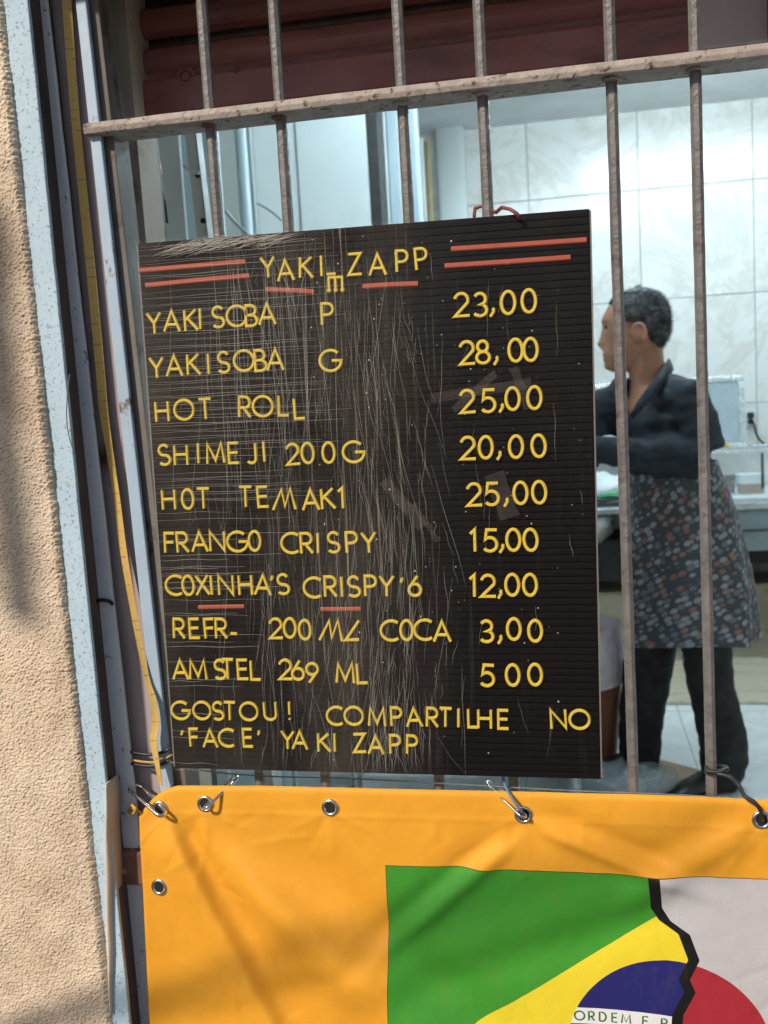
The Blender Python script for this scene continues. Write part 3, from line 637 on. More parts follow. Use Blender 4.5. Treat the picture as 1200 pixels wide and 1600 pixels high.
def banner_mat():
    ma, nt, b, tc = base('printed_vinyl')
    sx = nt.nodes.new('ShaderNodeSeparateXYZ'); nt.links.new(tc.outputs['UV'], sx.inputs[0])
    X = mth(nt, 'SUBTRACT', sx.outputs[0], 1.0); Z = sx.outputs[1]
    def lt(a, b_): return mth(nt, 'LESS_THAN', a, b_)
    def gt(a, b_): return mth(nt, 'GREATER_THAN', a, b_)
    def AND(*a):
        r = a[0]
        for q in a[1:]: r = mth(nt, 'MULTIPLY', r, q)
        return r
    ora = ramp(nt, nz(nt, tc.outputs['Object'], 9, 4), [(.3, (.68, .30, .022)), (.7, (.74, .335, .028))])
    gr, ye, bl, wh, bk, rd = (.045, .25, .025), (.70, .56, .03), (.018, .018, .13), (.45, .435, .45), (.008, .008, .008), (.33, .022, .035)
    zl = mth(nt, 'ADD', mth(nt, 'MULTIPLY', X, -.009), .857)          # top line of the flags
    xl = mth(nt, 'ADD', mth(nt, 'MULTIPLY', mth(nt, 'SUBTRACT', Z, .859), .028), -.2158)
    inflag = AND(gt(X, xl), lt(Z, zl))
    inline = AND(gt(X, mth(nt, 'SUBTRACT', xl, .0007)), lt(Z, mth(nt, 'ADD', zl, .0008)))
    # jagged split: x as function of z, through a float curve
    cv = nt.nodes.new('ShaderNodeFloatCurve'); zz = mth(nt, 'DIVIDE', mth(nt, 'SUBTRACT', Z, .46), .42, clamp=True)
    nt.links.new(zz, cv.inputs['Value'])
    kn = [(.46, .05), (.50, .085), (.53, .07), (.57, .105), (.61, .08), (.65, .098), (.6862, .0903), (.701, .0914), (.7273, .1045), (.7416, .0989), (.7638, .1093), (.7922, .1001), (.8058, .0808), (.8198, .0726), (.8562, .0703), (.88, .069)]
    cu = cv.mapping.curves[0]; cv.mapping.use_clip = False
    pts = [((z - .46) / .42, (x - .03) / .1) for z, x in kn]
    while len(cu.points) < len(pts): cu.points.new(.5, .5)
    for p, q in zip(cu.points, pts): p.location = q; p.handle_type = 'VECTOR'
    cv.mapping.update()
    xc = mth(nt, 'ADD', mth(nt, 'MULTIPLY', cv.outputs[0], .1), .03)
    left = lt(X, xc); crack = lt(mth(nt, 'ABSOLUTE', mth(nt, 'SUBTRACT', X, xc)), .0058)
    # rhombus, disc, band
    zc, xcn = .655, .0815
    rh = lt(mth(nt, 'ADD', mth(nt, 'MULTIPLY', mth(nt, 'ABSOLUTE', mth(nt, 'SUBTRACT', X, .0737 + .004)), .675), mth(nt, 'ABSOLUTE', mth(nt, 'SUBTRACT', Z, zc))), .1585)
    def dist(cx_, cz_): return mth(nt, 'SQRT', mth(nt, 'ADD', mth(nt, 'POWER', mth(nt, 'ABSOLUTE', mth(nt, 'SUBTRACT', X, cx_)), 2.0), mth(nt, 'POWER', mth(nt, 'ABSOLUTE', mth(nt, 'SUBTRACT', Z, cz_)), 2.0)))
    disc = lt(dist(xcn, zc), .107)
    dB = dist(0.0, -.0968); band = AND(lt(dB, .8), gt(dB, .7815))
    c = mix(nt, inline, ora, (.05, .03, .01))
    fl_ = mix(nt, rh, gr, ye); fl_ = mix(nt, disc, fl_, bl); fl_ = mix(nt, AND(disc, band), fl_, (.68, .68, .68))
    jp = mix(nt, disc, wh, rd); fl_ = mix(nt, left, jp, fl_); fl_ = mix(nt, crack, fl_, bk)
    c = mix(nt, inflag, c, fl_)
    grain = nz(nt, tc.outputs['Object'], 900, 3, .7); c = mix(nt, .10, c, ramp(nt, grain, [(.3, 0.0), (.7, 1.0)]), 'OVERLAY')
    smd = ramp(nt, nz(nt, mp(nt, tc.outputs['Object'], (3, 1, 1)), 14, 7, .7, .5), [(.55, 0.0), (.8, .16)])
    c = mix(nt, smd, c, (.22, .13, .05)); nt.links.new(c, b.inputs['Base Color'])
    b.inputs['Roughness'].default_value = .55; b.inputs['Specular IOR Level'].default_value = .25
    # woven scrim relief
    w1 = nt.nodes.new('ShaderNodeTexWave'); w1.bands_direction = 'X'; w1.inputs['Scale'].default_value = 260; nt.links.new(tc.outputs['Object'], w1.inputs['Vector'])
    w2 = nt.nodes.new('ShaderNodeTexWave'); w2.bands_direction = 'Z'; w2.inputs['Scale'].default_value = 260; nt.links.new(tc.outputs['Object'], w2.inputs['Vector'])
    hgt = mth(nt, 'ADD', mth(nt, 'ADD', w1.outputs[1], w2.outputs[1]), mth(nt, 'MULTIPLY', nz(nt, tc.outputs['Object'], 60, 5), 5.0))
    setb(nt, b, hgt, .12, .0008)
    return ma
MT['vinyl'] = banner_mat()
banner = empty('vinyl_banner', 'orange vinyl banner with split Brazilian and Japanese flag print, below the board', 'banner', (-.1, YBN, BZ0))
def bp_(o): o.parent = banner; o.matrix_parent_inverse = Matrix.Translation(-Vector(banner.location)); return o
bo = link('banner_cloth', bme, MT['vinyl'], None, True); bp_(bo)
sol = bo.modifiers.new('thickness', 'SOLIDIFY'); sol.thickness = .0006; sol.offset = 1
# white band lettering
MT['greenink'] = M('green_print_ink', (.03, .16, .04), None, 20, .5)
words = [('O', -.0117), ('R', .0008), ('D', .0126), ('E', .0251), ('M', .0372), ('E', .0571), ('P', .0764)]
GLD = dict(GL); GLD['D'] = [[(-.3, 0), (-.3, 1), (-.05, 1)] + arc(-.05, .5, .38, .5, 90, -90, 14)[1:] + [(-.28, 0)]]
for ch, k in words:
    rr = .7858; lh = .0102; th = math.pi / 2 - k / rr
    mb = MB()
    for s in GLD[ch]:
        pts, cl = s if isinstance(s, tuple) else (s, False)
        q = []
        for (x, z) in pts:
            r2 = rr + z * lh; a2 = th - x * lh * 1.05 / r2; q.append((r2 * math.cos(a2), -.0968 + r2 * math.sin(a2)))
        n = len(q); Lr = []
        for i in range(n):
            a, b2 = (q[i-1], q[(i+1) % n]) if cl else (q[max(i-1, 0)], q[min(i+1, n-1)])
            d = Vector((b2[0]-a[0], b2[1]-a[1])); d = d.normalized() if d.length else Vector((1, 0)); nn = Vector((-d.y, d.x)) * .00085
            Lr.append([bpt(q[i][0] + nn.x * s_, q[i][1] + nn.y * s_, .0011) for s_ in (-1, 1)])
        if cl: Lr.append(Lr[0])
        mb.quad_grid(Lr)
    bp_(mb.build('printed_letter', MT['greenink']))
# eyelets
MT['nickel'] = M('nickel_plate', (.72, .70, .66), (.6, .57, .52), 30, .22, metal=1, bump=.1, bscale=150)
MT['dark'] = M('dark_gap', (.01, .01, .01), None, 10, .9)
EY = {}
for key, px, py in (('a', 250, 1264), ('b', 321, 1256), ('c', 516, 1262), ('d', 818, 1273), ('e', 1190, 1281), ('f', 249, 1386)):
    q = P(px, py, YBN - .006); f0 = bpt(q.x, q.z)
    q = P(px, py, f0.y - .001); EY[key] = q
    dxn = (fold(q.x + .004, q.z) - fold(q.x - .004, q.z)) / .008
    mb = MB(); rings = []
    for k in range(28):
        a = 2 * math.pi * k / 28; ca, sa_ = math.cos(a), math.sin(a)
        rings.append([(r_ * ca, y_, r_ * sa_) for r_, y_ in ((.0100, .0008), (.0102, -.0006), (.0092, -.0017), (.0076, -.0021), (.0060, -.0012), (.0056, .0012), (.0058, .004), (.0100, .004))])
    mb.loft(rings, closed=True)
    o = mb.build('eyelet', MT['nickel'], None, smooth=True); o.location = q; o.rotation_euler = (0, 0, -math.atan(dxn) * .8); bp_(o)
    mb = MB(); mb.tube([(0, -.0003, 0), (0, .0005, 0)], .0058, 20); o = mb.build('eyelet_hole', MT['dark']); o.location = q; bp_(o)

# carabiner hooks
MT['chrome'] = M('bright_steel_wire', (.8, .78, .74), (.7, .68, .64), 40, .18, metal=1, bump=.05)
def hook(name, label, p0, p1, half, r_, nvec=Vector((0, 1, 0))):
    p0, p1 = Vector(p0), Vector(p1); d = (p1 - p0); ln = d.length; d.normalize(); n = (nvec - d * nvec.dot(d)).normalized()
    pts = []
    for k in range(13): a = math.pi / 2 + math.pi * k / 12; pts.append(p0 + d * (half + half * math.cos(a)) + n * half * math.sin(a))
    for k in range(13): a = -math.pi / 2 + math.pi * k / 12; pts.append(p1 - d * half * 1.4 + d * half * 1.4 * math.cos(a) + n * half * 1.4 * math.sin(a))
    r = empty(name, label, 'hook', p0)
    o = MB().tube(pts, r_, 8, closed=True).build('wire_loop', MT['chrome'], None, smooth=True); o.parent = r; o.matrix_parent_inverse = Matrix.Translation(-p0)
    g0 = p0 + d * ln * .25 + n * half * .1; g1 = p1 - d * ln * .2 + n * half * .55
    o = MB().tube([p0 + d * ln * .22 - n * half * 1.05, p0 + d * ln * .5 - n * half * 1.25, p1 - d * ln * .2 - n * half * 1.5], r_ * .75, 8).build('gate_arm', MT['chrome'], None, smooth=True); o.parent = r; o.matrix_parent_inverse = Matrix.Translation(-p0)
    return r
hook('snap_hook', 'steel snap hook through the corner eyelet of the orange banner', P(256, 1274, YBN - .014), P(207, 1227, -.014), .006, .0019, Vector((.25, 1, 0)))
hook('snap_hook', 'steel snap hook slanting up right from the second eyelet of the banner', P(319, 1264, YBN - .014), P(371, 1212, -.004), .005, .0017, Vector((-.25, 1, 0)))
hook('snap_hook', 'steel snap hook with blue cord at the eyelet under the middle of the board', P(820, 1277, YBN - .013), P(763, 1221, -.006), .005, .0015, Vector((.1, 1, 0)))
MT['bluecord'] = M('blue_grey_cord', (.12, .2, .3), (.08, .13, .2), 50, .6)
tag(MB().tube([P(x, y, Y) for x, y, Y in ((822, 1274, -.026), (815, 1268, -.042), (803, 1252, -.040), (793, 1236, -.03), (787, 1222, -.018), (785, 1205, -.01))], .0016, 8).build('blue_cord', MT['bluecord'], smooth=True), 'blue cord from the eyelet up behind the menu board', 'cord')

# wires and cords
MT['wire'] = M('grey_wire', (.16, .17, .18), (.1, .1, .11), 40, .5)
MT['blackcable'] = M('black_cable', (.018, .018, .02), None, 30, .5)
def curve(pts, n=6):
    V_ = [Vector(p) for p in pts]; out = []
    for i in range(len(V_) - 1):
        p0, p1, p2, p3 = V_[max(i-1, 0)], V_[i], V_[i+1], V_[min(i+2, len(V_)-1)]
        for k in range(n):
            t = k / n; out.append(.5 * ((2 * p1) + (p2 - p0) * t + (2*p0 - 5*p1 + 4*p2 - p3) * t * t + (3*p1 - p0 - 3*p2 + p3) * t ** 3))
    return out + [V_[-1]]
def cable(name, label, pts, r_, mat, cat='cable', n=6): return tag(MB().tube(curve(pts, n), r_, 8).build(name, mat, smooth=True), label, cat)
cable('tie_wire', 'thin grey wire strung along the top edge of the banner', [P(x, y, Y) for x, y, Y in ((262, 1188, -.018), (300, 1201, -.014), (400, 1212, -.0125), (560, 1217, -.0125), (760, 1228, -.0125), (900, 1236, -.013), (1010, 1240, -.0135), (1120, 1246, -.0135), (1215, 1256, -.0135))], .0009, MT['wire'], 'wire')
cable('black_cable', 'black cable knotted round a bar and run into the rightmost eyelet', [P(x, y, Y) for x, y, Y in ((1103, 1198, -.010), (1106, 1204, -.014), (1120, 1206, -.016), (1136, 1202, -.013), (1131, 1198, .006), (1110, 1200, .012), (1103, 1206, -.004), (1118, 1208, -.015), (1140, 1214, -.02), (1155, 1228, -.024), (1163, 1243, -.034), (1178, 1253, -.038), (1187, 1264, -.038), (1191, 1278, -.034), (1191, 1282, -.024))], .0022, MT['blackcable'])
for k, (yy, mt_, lab) in enumerate(((1174, MT['blackcable'], 'black cable tie round the side post, uppermost of the ties'), (1186, M('yellow_wire', (.5, .33, .07), None, 20, .5), 'yellow wire wound round the side post'), (1192, MT['blackcable'], 'black cable tie round the side post just below the yellow wire'))):
    cable('post_tie', lab, [P(x, y, Y) for x, y, Y in ((199, yy - 2, .02), (202, yy, -.010), (215, yy + 3, -.017), (235, yy + 5, -.019), (252, yy + 2, -.018), (266, yy - 5, -.016), (272, yy - 9, -.006))], .0020 if k != 1 else .0014, mt_)
cable('yellow_knot', 'frayed yellow string knotted at the top corner of the banner', [P(x, y, Y) for x, y, Y in ((222, 1272, -.026), (214, 1266, -.03), (205, 1262, -.026), (201, 1268, -.022), (207, 1272, -.028), (212, 1264, -.034), (206, 1258, -.03), (211, 1260, -.024))], .0017, M('yellow_string', (.55, .33, .05), None, 30, .8), 'string')
cable('loose_wire', 'thin dark wire bowing over the pale blue wall band', [P(x, y, YW - .001) for x, y in ((109, 585), (106, 610), (104, 640), (105, 665), (110, 690), (117, 708))], .0006, MT['wire'], 'wire')

# yellow strap hanging down the guide
def strap_mat():
    ma, nt, b, tc = base('yellow_strap'); v = tc.outputs['Object']
    c = ramp(nt, nz(nt, mp(nt, v, (1, 1, .5)), 14, 4), [(.3, (.48, .29, .06)), (.7, (.58, .39, .11))])
    wv = nt.nodes.new('ShaderNodeTexWave'); wv.bands_direction = 'Z'; wv.inputs['Scale'].default_value = 30; wv.inputs['Distortion'].default_value = 1.5; nt.links.new(v, wv.inputs['Vector'])
    d = mth(nt, 'MULTIPLY', ramp(nt, wv.outputs[1], [(.93, 0.0), (.97, .55)]), ramp(nt, nz(nt, v, 120, 2), [(.5, 0.0), (.56, 1.0)]))
    c = mix(nt, d, c, (.12, .09, .03)); c = mix(nt, ramp(nt, nz(nt, v, 9, 5, .7), [(.58, 0.0), (.72, .6)]), c, (.36, .15, .03))
    nt.links.new(c, b.inputs['Base Color']); b.inputs['Roughness'].default_value = .55; return ma
TP_ = [(100, -120, 14, -.008), (103, -20, 14, -.008), (118, 185, 13, -.008), (140, 400, 14, -.008), (156, 570, 14, -.008), (162, 640, 15, -.008), (171, 700, 13, -.008), (183, 780, 12, -.009), (193, 860, 12, -.010), (208, 950, 10, -.013), (219, 1010, 9, -.016), (231, 1065, 8, -.019), (240, 1095, 10, -.022), (243, 1130, 12, -.024), (240, 1155, 12, -.026), (245, 1190, 10, -.027), (252, 1227, 6, -.028)]
cv_ = curve([P(x, y, Y) for x, y, w_, Y in TP_], 8); wd = np.interp(np.linspace(0, len(TP_) - 1, len(cv_)), range(len(TP_)), [t[2] for t in TP_])
rings = []
for i, p in enumerate(cv_):
    t_ = (cv_[min(i+1, len(cv_)-1)] - cv_[max(i-1, 0)]).normalized(); tw = .35 * math.sin(i * .09) + .15
    s_ = Vector((math.cos(tw), math.sin(tw), 0)); s_ = (s_ - t_ * s_.dot(t_)).normalized(); n_ = t_.cross(s_); hw = wd[i] * .00071 / 2
    rings.append([p - s_ * hw - n_ * .0004, p + n_ * -.0011, p + s_ * hw - n_ * .0004, p + s_ * hw + n_ * .0004, p + n_ * .0002, p - s_ * hw + n_ * .0004])
tag(MB().loft(rings).build('yellow_strap', strap_mat(), smooth=False), 'long yellow strap hanging in front of the shutter guide', 'strap')
# ------------------------------------------------------------------ shop interior, left side
def vbox(name, xa, xb, py, Y, depth, z0, z1, mat, bevel=.004):
    a, b = P(xa, py, Y).x, P(xb, py, Y).x
    return MB().box(a, b, Y, Y + depth, z0, z1).build(name, mat, bevel=bevel)
MT['seal'] = M('dark_rubber', (.03, .03, .032), None, 10, .7)
# tall white freezer with a door, seam and hinge side
def px2x(px, Y, py=290): return P(px, py, Y).x
Yf_ = 2.6; fx0, fx1 = px2x(398, Yf_), px2x(577, Yf_)
fz = empty('upright_freezer', 'tall white upright freezer seen above the left of the board', 'freezer', ((fx0 + fx1) / 2, Yf_, 0))
def par(o, r): o.parent = r; o.matrix_parent_inverse = Matrix.Translation(-Vector(r.location)); return o
xs_ = px2x(466, Yf_)
par(MB().box(fx0, fx1, Yf_ + .045, Yf_ + .14, .06, 2.8).build('cabinet_body', MT['white'], bevel=.006), fz)
par(MB().box(fx0, xs_ - .002, Yf_ + .006, Yf_ + .04, .1, 2.79).build('door', MT['white'], bevel=.006), fz)
par(MB().box(xs_ + .002, fx1, Yf_ - .004, Yf_ + .04, .1, 2.79).build('door', MT['white'], bevel=.006), fz)
par(MB().box(fx1 + .001, fx1 + .04, Yf_ - .002, Yf_ + .14, .05, 2.78).build('door_seal', MT['seal']), fz)
for k in range(4):
    x = fx0 + .04 + (fx1 - fx0 - .08) * (k % 2); y = Yf_ + .06 + .06 * (k // 2); par(MB().tube([(x, y, 0), (x, y, .07)], .02, 10).build('foot', MT['seal']), fz)
# narrow pale blue locker right of it
Yl = 3.0; lx0, lx1 = px2x(592, Yl), px2x(654, Yl)
lk = empty('locker', 'narrow pale blue steel locker behind the top middle of the grille', 'locker', ((lx0 + lx1) / 2, Yl, 0))
par(MB().box(lx0, lx1, Yl + .03, Yl + .10, 0, 2.82).build('locker_body', MT['white'], bevel=.004), lk)
par(MB().box(lx0 + .004, px2x(607, Yl), Yl, Yl + .028, .04, 2.81).build('door', MT['white'], bevel=.005), lk)
par(MB().box(px2x(608, Yl), px2x(622, Yl), Yl + .006, Yl + .028, .04, 2.81).build('door', MT['paleblue'], bevel=.005), lk)
par(MB().box(px2x(640, Yl), lx1 - .003, Yl + .002, Yl + .028, .04, 2.81).build('door', MT['paleblue'], bevel=.005), lk)
# door frame, ochre pipe and rounded white column at the corner of the tiled wall
tag(vbox('door_casing', 655, 663, 290, 4.2, .06, 0, 2.7, MT['white']), 'white door casing left of the ochre pipe', 'casing')
x = px2x(670, 4.3); tag(MB().tube([(x, 4.3, 0), (x, 4.3, 1.2), (x, 4.3, 2.7)], .016, 12).build('ochre_pipe', MT['ochre'], smooth=True), 'vertical ochre pipe beside the tiled wall', 'pipe')
x0, x1 = px2x(676, 4.45), px2x(722, 4.45); mb = MB(); rings = []
for z in (0, 1.4, ZC): rings.append([(x0 + (x1 - x0) * (.5 - .5 * math.cos(math.pi * k / 12)), 4.70 - .05 * math.sin(math.pi * k / 12) ** .35, z) for k in range(13)] + [(x1, YB - .01, z), (x0, YB - .01, z)])
tag(mb.loft(rings).build('corner_column', MT['plaster'], smooth=True), 'white rounded corner column where the tiled wall begins', 'column')
# pale panels and uprights at far left
tag(vbox('grey_panel', 249, 285, 290, 1.2, .015, 0, 2.4, MT['greysheet']), 'grey sheet steel panel behind the black channel', 'panel')
tag(vbox('pale_door', 284, 342, 290, 1.3, .03, 0, 2.4, MT['paleblue']), 'pale blue door leaf behind the perforated shelf upright', 'door')
tag(vbox('cream_panel', 338, 372, 290, 1.7, .02, 0, 2.4, MT['plaster']), 'pale panel left of the steel tube frame', 'panel')
x = px2x(381, 1.72); tag(MB().tube([(x, 1.72, 0), (x, 1.72, 2.4)], .017, 14).build('frame_tube', MT['paleblue'], smooth=True), 'pale blue steel tube standing between pale panels', 'tube')
tag(vbox('tube_plate', 386, 396, 290, 1.76, .02, 0, 2.4, MT['greysheet']), 'narrow grey plate right of the pale blue tube', 'plate')
# perforated shelf upright (slotted angle) with holes, leaning
up = empty('shelf_upright', 'leaning perforated grey shelf upright with round holes', 'shelf upright', P(305, 260, .8))
a, b = P(290, 150, .8), P(328, 470, .8); wv_ = .0105
d = (b - a).normalized(); sd_ = Vector((d.z, 0, -d.x)) * -1
if sd_.x < 0: sd_ = -sd_
a2 = a - d * .5; b2 = b + d * 1.35
def slab(p, q, hw, y0, y1): 
    mb = MB(); mb.loft([[p - sd_ * hw + Vector((0, y0, 0)), p + sd_ * hw + Vector((0, y0, 0)), p + sd_ * hw + Vector((0, y1, 0)), p - sd_ * hw + Vector((0, y1, 0))], [q - sd_ * hw + Vector((0, y0, 0)), q + sd_ * hw + Vector((0, y0, 0)), q + sd_ * hw + Vector((0, y1, 0)), q - sd_ * hw + Vector((0, y1, 0))]]); return mb
par(slab(a2, b2, wv_, 0, .003).build('angle_face', MT['greysheet']), up)
par(slab(a2 + sd_ * wv_, b2 + sd_ * wv_, .0015, 0, .03).build('angle_flange', MT['greysheet']), up)
for k in range(-3, 14):
    c = P(309, 274, .8) + d * (.0845 * k)
    mb = MB(); mb.tube([c + Vector((0, -.0012, 0)), c + Vector((0, .001, 0))], .0055, 14); par(mb.build('hole', MT['dark']), up)
c = P(300, 268, .79); mb = MB(); mb.tube([c + Vector((-.016, 0, .014)), c, c + Vector((.014, 0, -.004))], .0035, 6); par(mb.build('shelf_clip', MT['greysheet']), up)
cable('diagonal_strut', 'thin dark strut slanting behind the second bar', [P(352, 330, 1.2), P(366, 346, 1.2), P(382, 362, 1.2), P(420, 400, 1.2)], .004, MT['greysheet'], 'strut')
cable('hanging_wire', 'short dark wire across the white panel above the board', [P(402, 318, 2.3), P(415, 325, 2.3), P(427, 333, 2.3), P(440, 345, 2.3)], .003, MT['wire'], 'wire')
# orange handled tool hanging by the black channel
c = P(241, 264, .5); tl = empty('hanging_tool', 'orange handled tool hanging beside the black channel', 'tool', c)
MT['orangeplastic'] = M('orange_plastic', (.75, .14, .03), None, 20, .45)
mb = MB(); mb.tube([c + Vector((0, 0, .018)), c + Vector((.003, 0, .008)), c + Vector((.005, 0, -.006)), c + Vector((.003, 0, -.018))], [.004, .008, .008, .004], 10); par(mb.build('handle', MT['orangeplastic'], smooth=True), tl)
mb = MB(); mb.tube([c + Vector((.004, .004, -.014)), c + Vector((.008, .004, -.05)), c + Vector((.012, .004, -.085))], [.005, .006, .003], 8); par(mb.build('blade', MT['black'], smooth=True), tl)
mb = MB(); mb.tube([c + Vector((-.002, 0, .014)), c + Vector((-.004, .002, .05)), c + Vector((-.006, .004, .09))], .0012, 6); par(mb.build('hanging_cord', MT['black']), tl)

# ------------------------------------------------------------------ counter and what stands on it
MT['steel'] = M('brushed_stainless', (.55, .58, .60), (.45, .48, .50), 6, .32, metal=.9, bump=.05, bscale=80)
MT['greypanel'] = M('grey_counter_front', (.20, .235, .25), (.16, .19, .2), 6, .5)
MT['whiteplastic'] = M('white_plastic', (.78, .82, .84), (.7, .75, .78), 12, .35, bump=.1)
MT['foil'] = M('creased_foil', (.85, .9, .92), (.7, .76, .8), 14, .22, metal=.85, bump=.7, bscale=34, bdist=.006)
MT['clear'] = M('clear_plastic', (.85, .9, .92), (.8, .86, .88), 10, .15, alpha=.13, bump=.3, bscale=40)
MT['food'] = M('brown_batter', (.34, .23, .12), (.25, .16, .08), 30, .6)
MT['sauce'] = M('dark_sauce', (.05, .025, .012), None, 20, .3)
MT['card'] = M('worn_cardboard', (.52, .46, .35), (.43, .37, .27), 5, .9, bump=.3, bscale=40, dirt=(.25, .2, .14), dscale=6, dlo=.55, dhi=.72, stretch=(1, 2.2, 1))
MT['greenplastic'] = M('green_plastic', (.05, .35, .14), None, 20, .4)
YC = 3.85; zc_ = P(1175, 786, YC).z; cx0 = px2x(915, YC, 790)
ct = empty('steel_counter', 'stainless steel counter along the tiled back wall', 'counter', (1.0, YC, 0))
par(MB().box(cx0 - .9, XR - .01, YC, YB - .02, zc_ - .03, zc_).build('counter_top', MT['steel'], bevel=.004), ct)
zp = P(1175, 862, YC).z; xp = px2x(1078, YC, 790)
par(MB().box(xp, XR - .02, YC + .02, YC + .04, zp, zc_ - .031).build('front_panel', MT['greypanel'], bevel=.002), ct)
zm = P(1175, 829, YC).z
par(MB().box(xp + .02, XR - .03, YC + .012, YC + .0195, zm - .004, zm + .002).build('panel_seam', MT['seal']), ct)
for x in (cx0 - .85, xp - .03, XR - .06):
    par(MB().tube([(x, YC + .05, 0), (x, YC + .05, zc_ - .03)], .02, 12).build('leg', MT['steel'], smooth=True), ct)
# sink bowl under the counter, left
sc_ = P(935, 830, YC + .05); mb = MB(); rings = []
for k in range(8):
    t = k / 7; rr = .15 * (1 - t ** 3 * .8); zz = zc_ - .05 - .17 * t
    rings.append([(sc_.x - .05 + rr * math.cos(2*math.pi*j/24) , YC + .22 + rr * math.sin(2*math.pi*j/24), zz) for j in range(24)])
par(mb.loft(rings).build('sink_bowl', MT['steel'], smooth=True), ct)
# boxes under the counter
b1 = P(1185, 905, 4.35)
for nm, xa, xb, za, zb_, mt_, lab in (('storage_box', 1040, 1260, 0, .30, MT['card'], 'brown cardboard box on the floor under the counter, right'), ('storage_box', 830, 1030, 0, .27, MT['card'], 'brown cardboard box on the floor under the counter, behind the bin')):
    o = empty(nm, lab, 'box', (px2x((xa + xb) / 2, 4.3, 930), 4.3, 0)); xa, xb = px2x(xa, 4.3, 930), px2x(xb, 4.3, 930)
    par(MB().box(xa, xb, 4.3, 4.66, za + .003, zb_).build('carton', mt_, bevel=.004), o)
    par(MB().box(xa, (xa + xb) / 2 - .003, 4.28, 4.5, zb_ + .001, zb_ + .006).build('flap', mt_), o); par(MB().box((xa + xb) / 2 + .003, xb, 4.29, 4.5, zb_ + .001, zb_ + .006).build('flap', mt_), o)
tag(MB().box(px2x(1060, 4.25, 880), XR - .05, 4.25, 4.66, .42, .50).build('gap_shade_block', MT['seal'], bevel=.004), 'dark block filling the shaded gap under the counter', 'dark block')  # dark colour put in for the shade of the gap
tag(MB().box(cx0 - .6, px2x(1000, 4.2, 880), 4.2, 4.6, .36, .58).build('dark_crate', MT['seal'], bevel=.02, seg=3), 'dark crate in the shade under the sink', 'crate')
# open food case: framed grey lid leaning against the wall
YV = 4.42; va, vb = P(930, 612, YV), P(1165, 584, YV); vz1 = P(1150, 586, YV).z; vz0 = P(1150, 700, YV).z; vx0, vx1 = va.x - .1, P(1165, 640, YV).x
lid = empty('display_lid', 'clear framed grey lid propped open against the tiled wall', 'lid', ((vx0 + vx1) / 2, YV, vz0), (R(-6), 0, 0))
lw, lh = (vx1 - vx0) / 2, vz1 - vz0
MB().box(-lw + .03, lw - .03, -.004, .006, .03, lh - .03).build('lid_panel', M('milky_grey_plastic', (.36, .42, .46), (.32, .38, .42), 5, .3), lid)
for x0, x1, z0, z1 in ((-lw, lw, 0, .03), (-lw, lw, lh - .03, lh), (-lw, -lw + .03, .031, lh - .031), (lw - .03, lw, .031, lh - .031)):
    MB().box(x0, x1, -.016, .012, z0, z1).build('frame_bar', MT['foil'], lid, bevel=.006, seg=3)
for x0, x1, z0, z1 in ((-lw + .034, lw - .034, lh - .05, lh - .036), (lw - .055, lw - .036, lh * .55, lh - .055), (-lw + .034, lw - .034, .036, .05)):
    MB().box(x0, x1, -.014, -.0045, z0, z1).build('inner_rim', MT['clear'], lid, bevel=.003)
# clear food case below it
xa, xb = px2x(1098, 4.0, 740), px2x(1235, 4.0, 740); zt2 = P(1160, 703, 4.0).z
cs = empty('food_case', 'clear plastic food case on the counter behind the man', 'food case', ((xa + xb) / 2, 4.2, zc_))
par(MB().box(xa, xb, 4.0, 4.004, zc_ + .02, zt2 - .014).build('front_pane', MT['clear']), cs)
par(MB().box(xa - .004, xa, 4.0, 4.38, zc_ + .02, zt2 - .014).build('side_pane', MT['clear']), cs)
par(MB().box(xb, xb + .004, 4.0, 4.38, zc_ + .02, zt2 - .014).build('side_pane', MT['clear']), cs)
par(MB().box(xa - .01, xb + .01, 3.995, 4.012, zt2 - .013, zt2).build('top_rim', MT['foil'], bevel=.003), cs)
par(MB().box(xa - .01, xb + .01, 4.37, 4.385, zt2 - .013, zt2).build('top_rim', MT['foil'], bevel=.003), cs)
par(MB().box(xa - .01, xb + .01, 3.99, 4.39, zc_ + .001, zc_ + .018).build('base_tray', MT['whiteplastic'], bevel=.004), cs)
x = px2x(1190, 4.02, 740); par(MB().box(x - .006, x + .006, 3.996, 4.0, zc_ + .05, zt2 - .02).build('corner_post', MT['seal']), cs)
def tub(nm, lab, pxa, pxb, Y, h, wallm, fill, fh):
    xa, xb = px2x(pxa, Y, 760), px2x(pxb, Y, 760); cx_ = (xa + xb) / 2; r_ = (xb - xa) / 2
    o = empty(nm, lab, 'tub', (cx_, Y, zc_ + .019)); n = 28
    def ring(rr, z): return [(cx_ + rr * (abs(math.cos(2*math.pi*k/n)) ** .5 * (1 if math.cos(2*math.pi*k/n) > 0 else -1)), Y + rr * .8 * (abs(math.sin(2*math.pi*k/n)) ** .5 * (1 if math.sin(2*math.pi*k/n) > 0 else -1)), z) for k in range(n)]
    z0 = zc_ + .019
    par(MB().loft([ring(r_ * .85, z0), ring(r_ * .9, z0 + fh)]).build('contents', fill, smooth=False), o)
    par(MB().loft([ring(r_ * .905, z0 + fh + .001), ring(r_ * .98, z0 + h), ring(r_ * 1.02, z0 + h), ring(r_ * 1.02, z0 + h + .008), ring(r_ * .95, z0 + h + .008)]).build('tub_wall', wallm, smooth=False), o)
tub('food_tub', 'white tub of brown batter inside the food case', 1150, 1196, 4.12, .088, MT['whiteplastic'], MT['food'], .05)
tub('sauce_tub', 'dark sauce tub beside the white batter tub', 1132, 1149, 4.14, .085, MT['sauce'], MT['sauce'], .06)
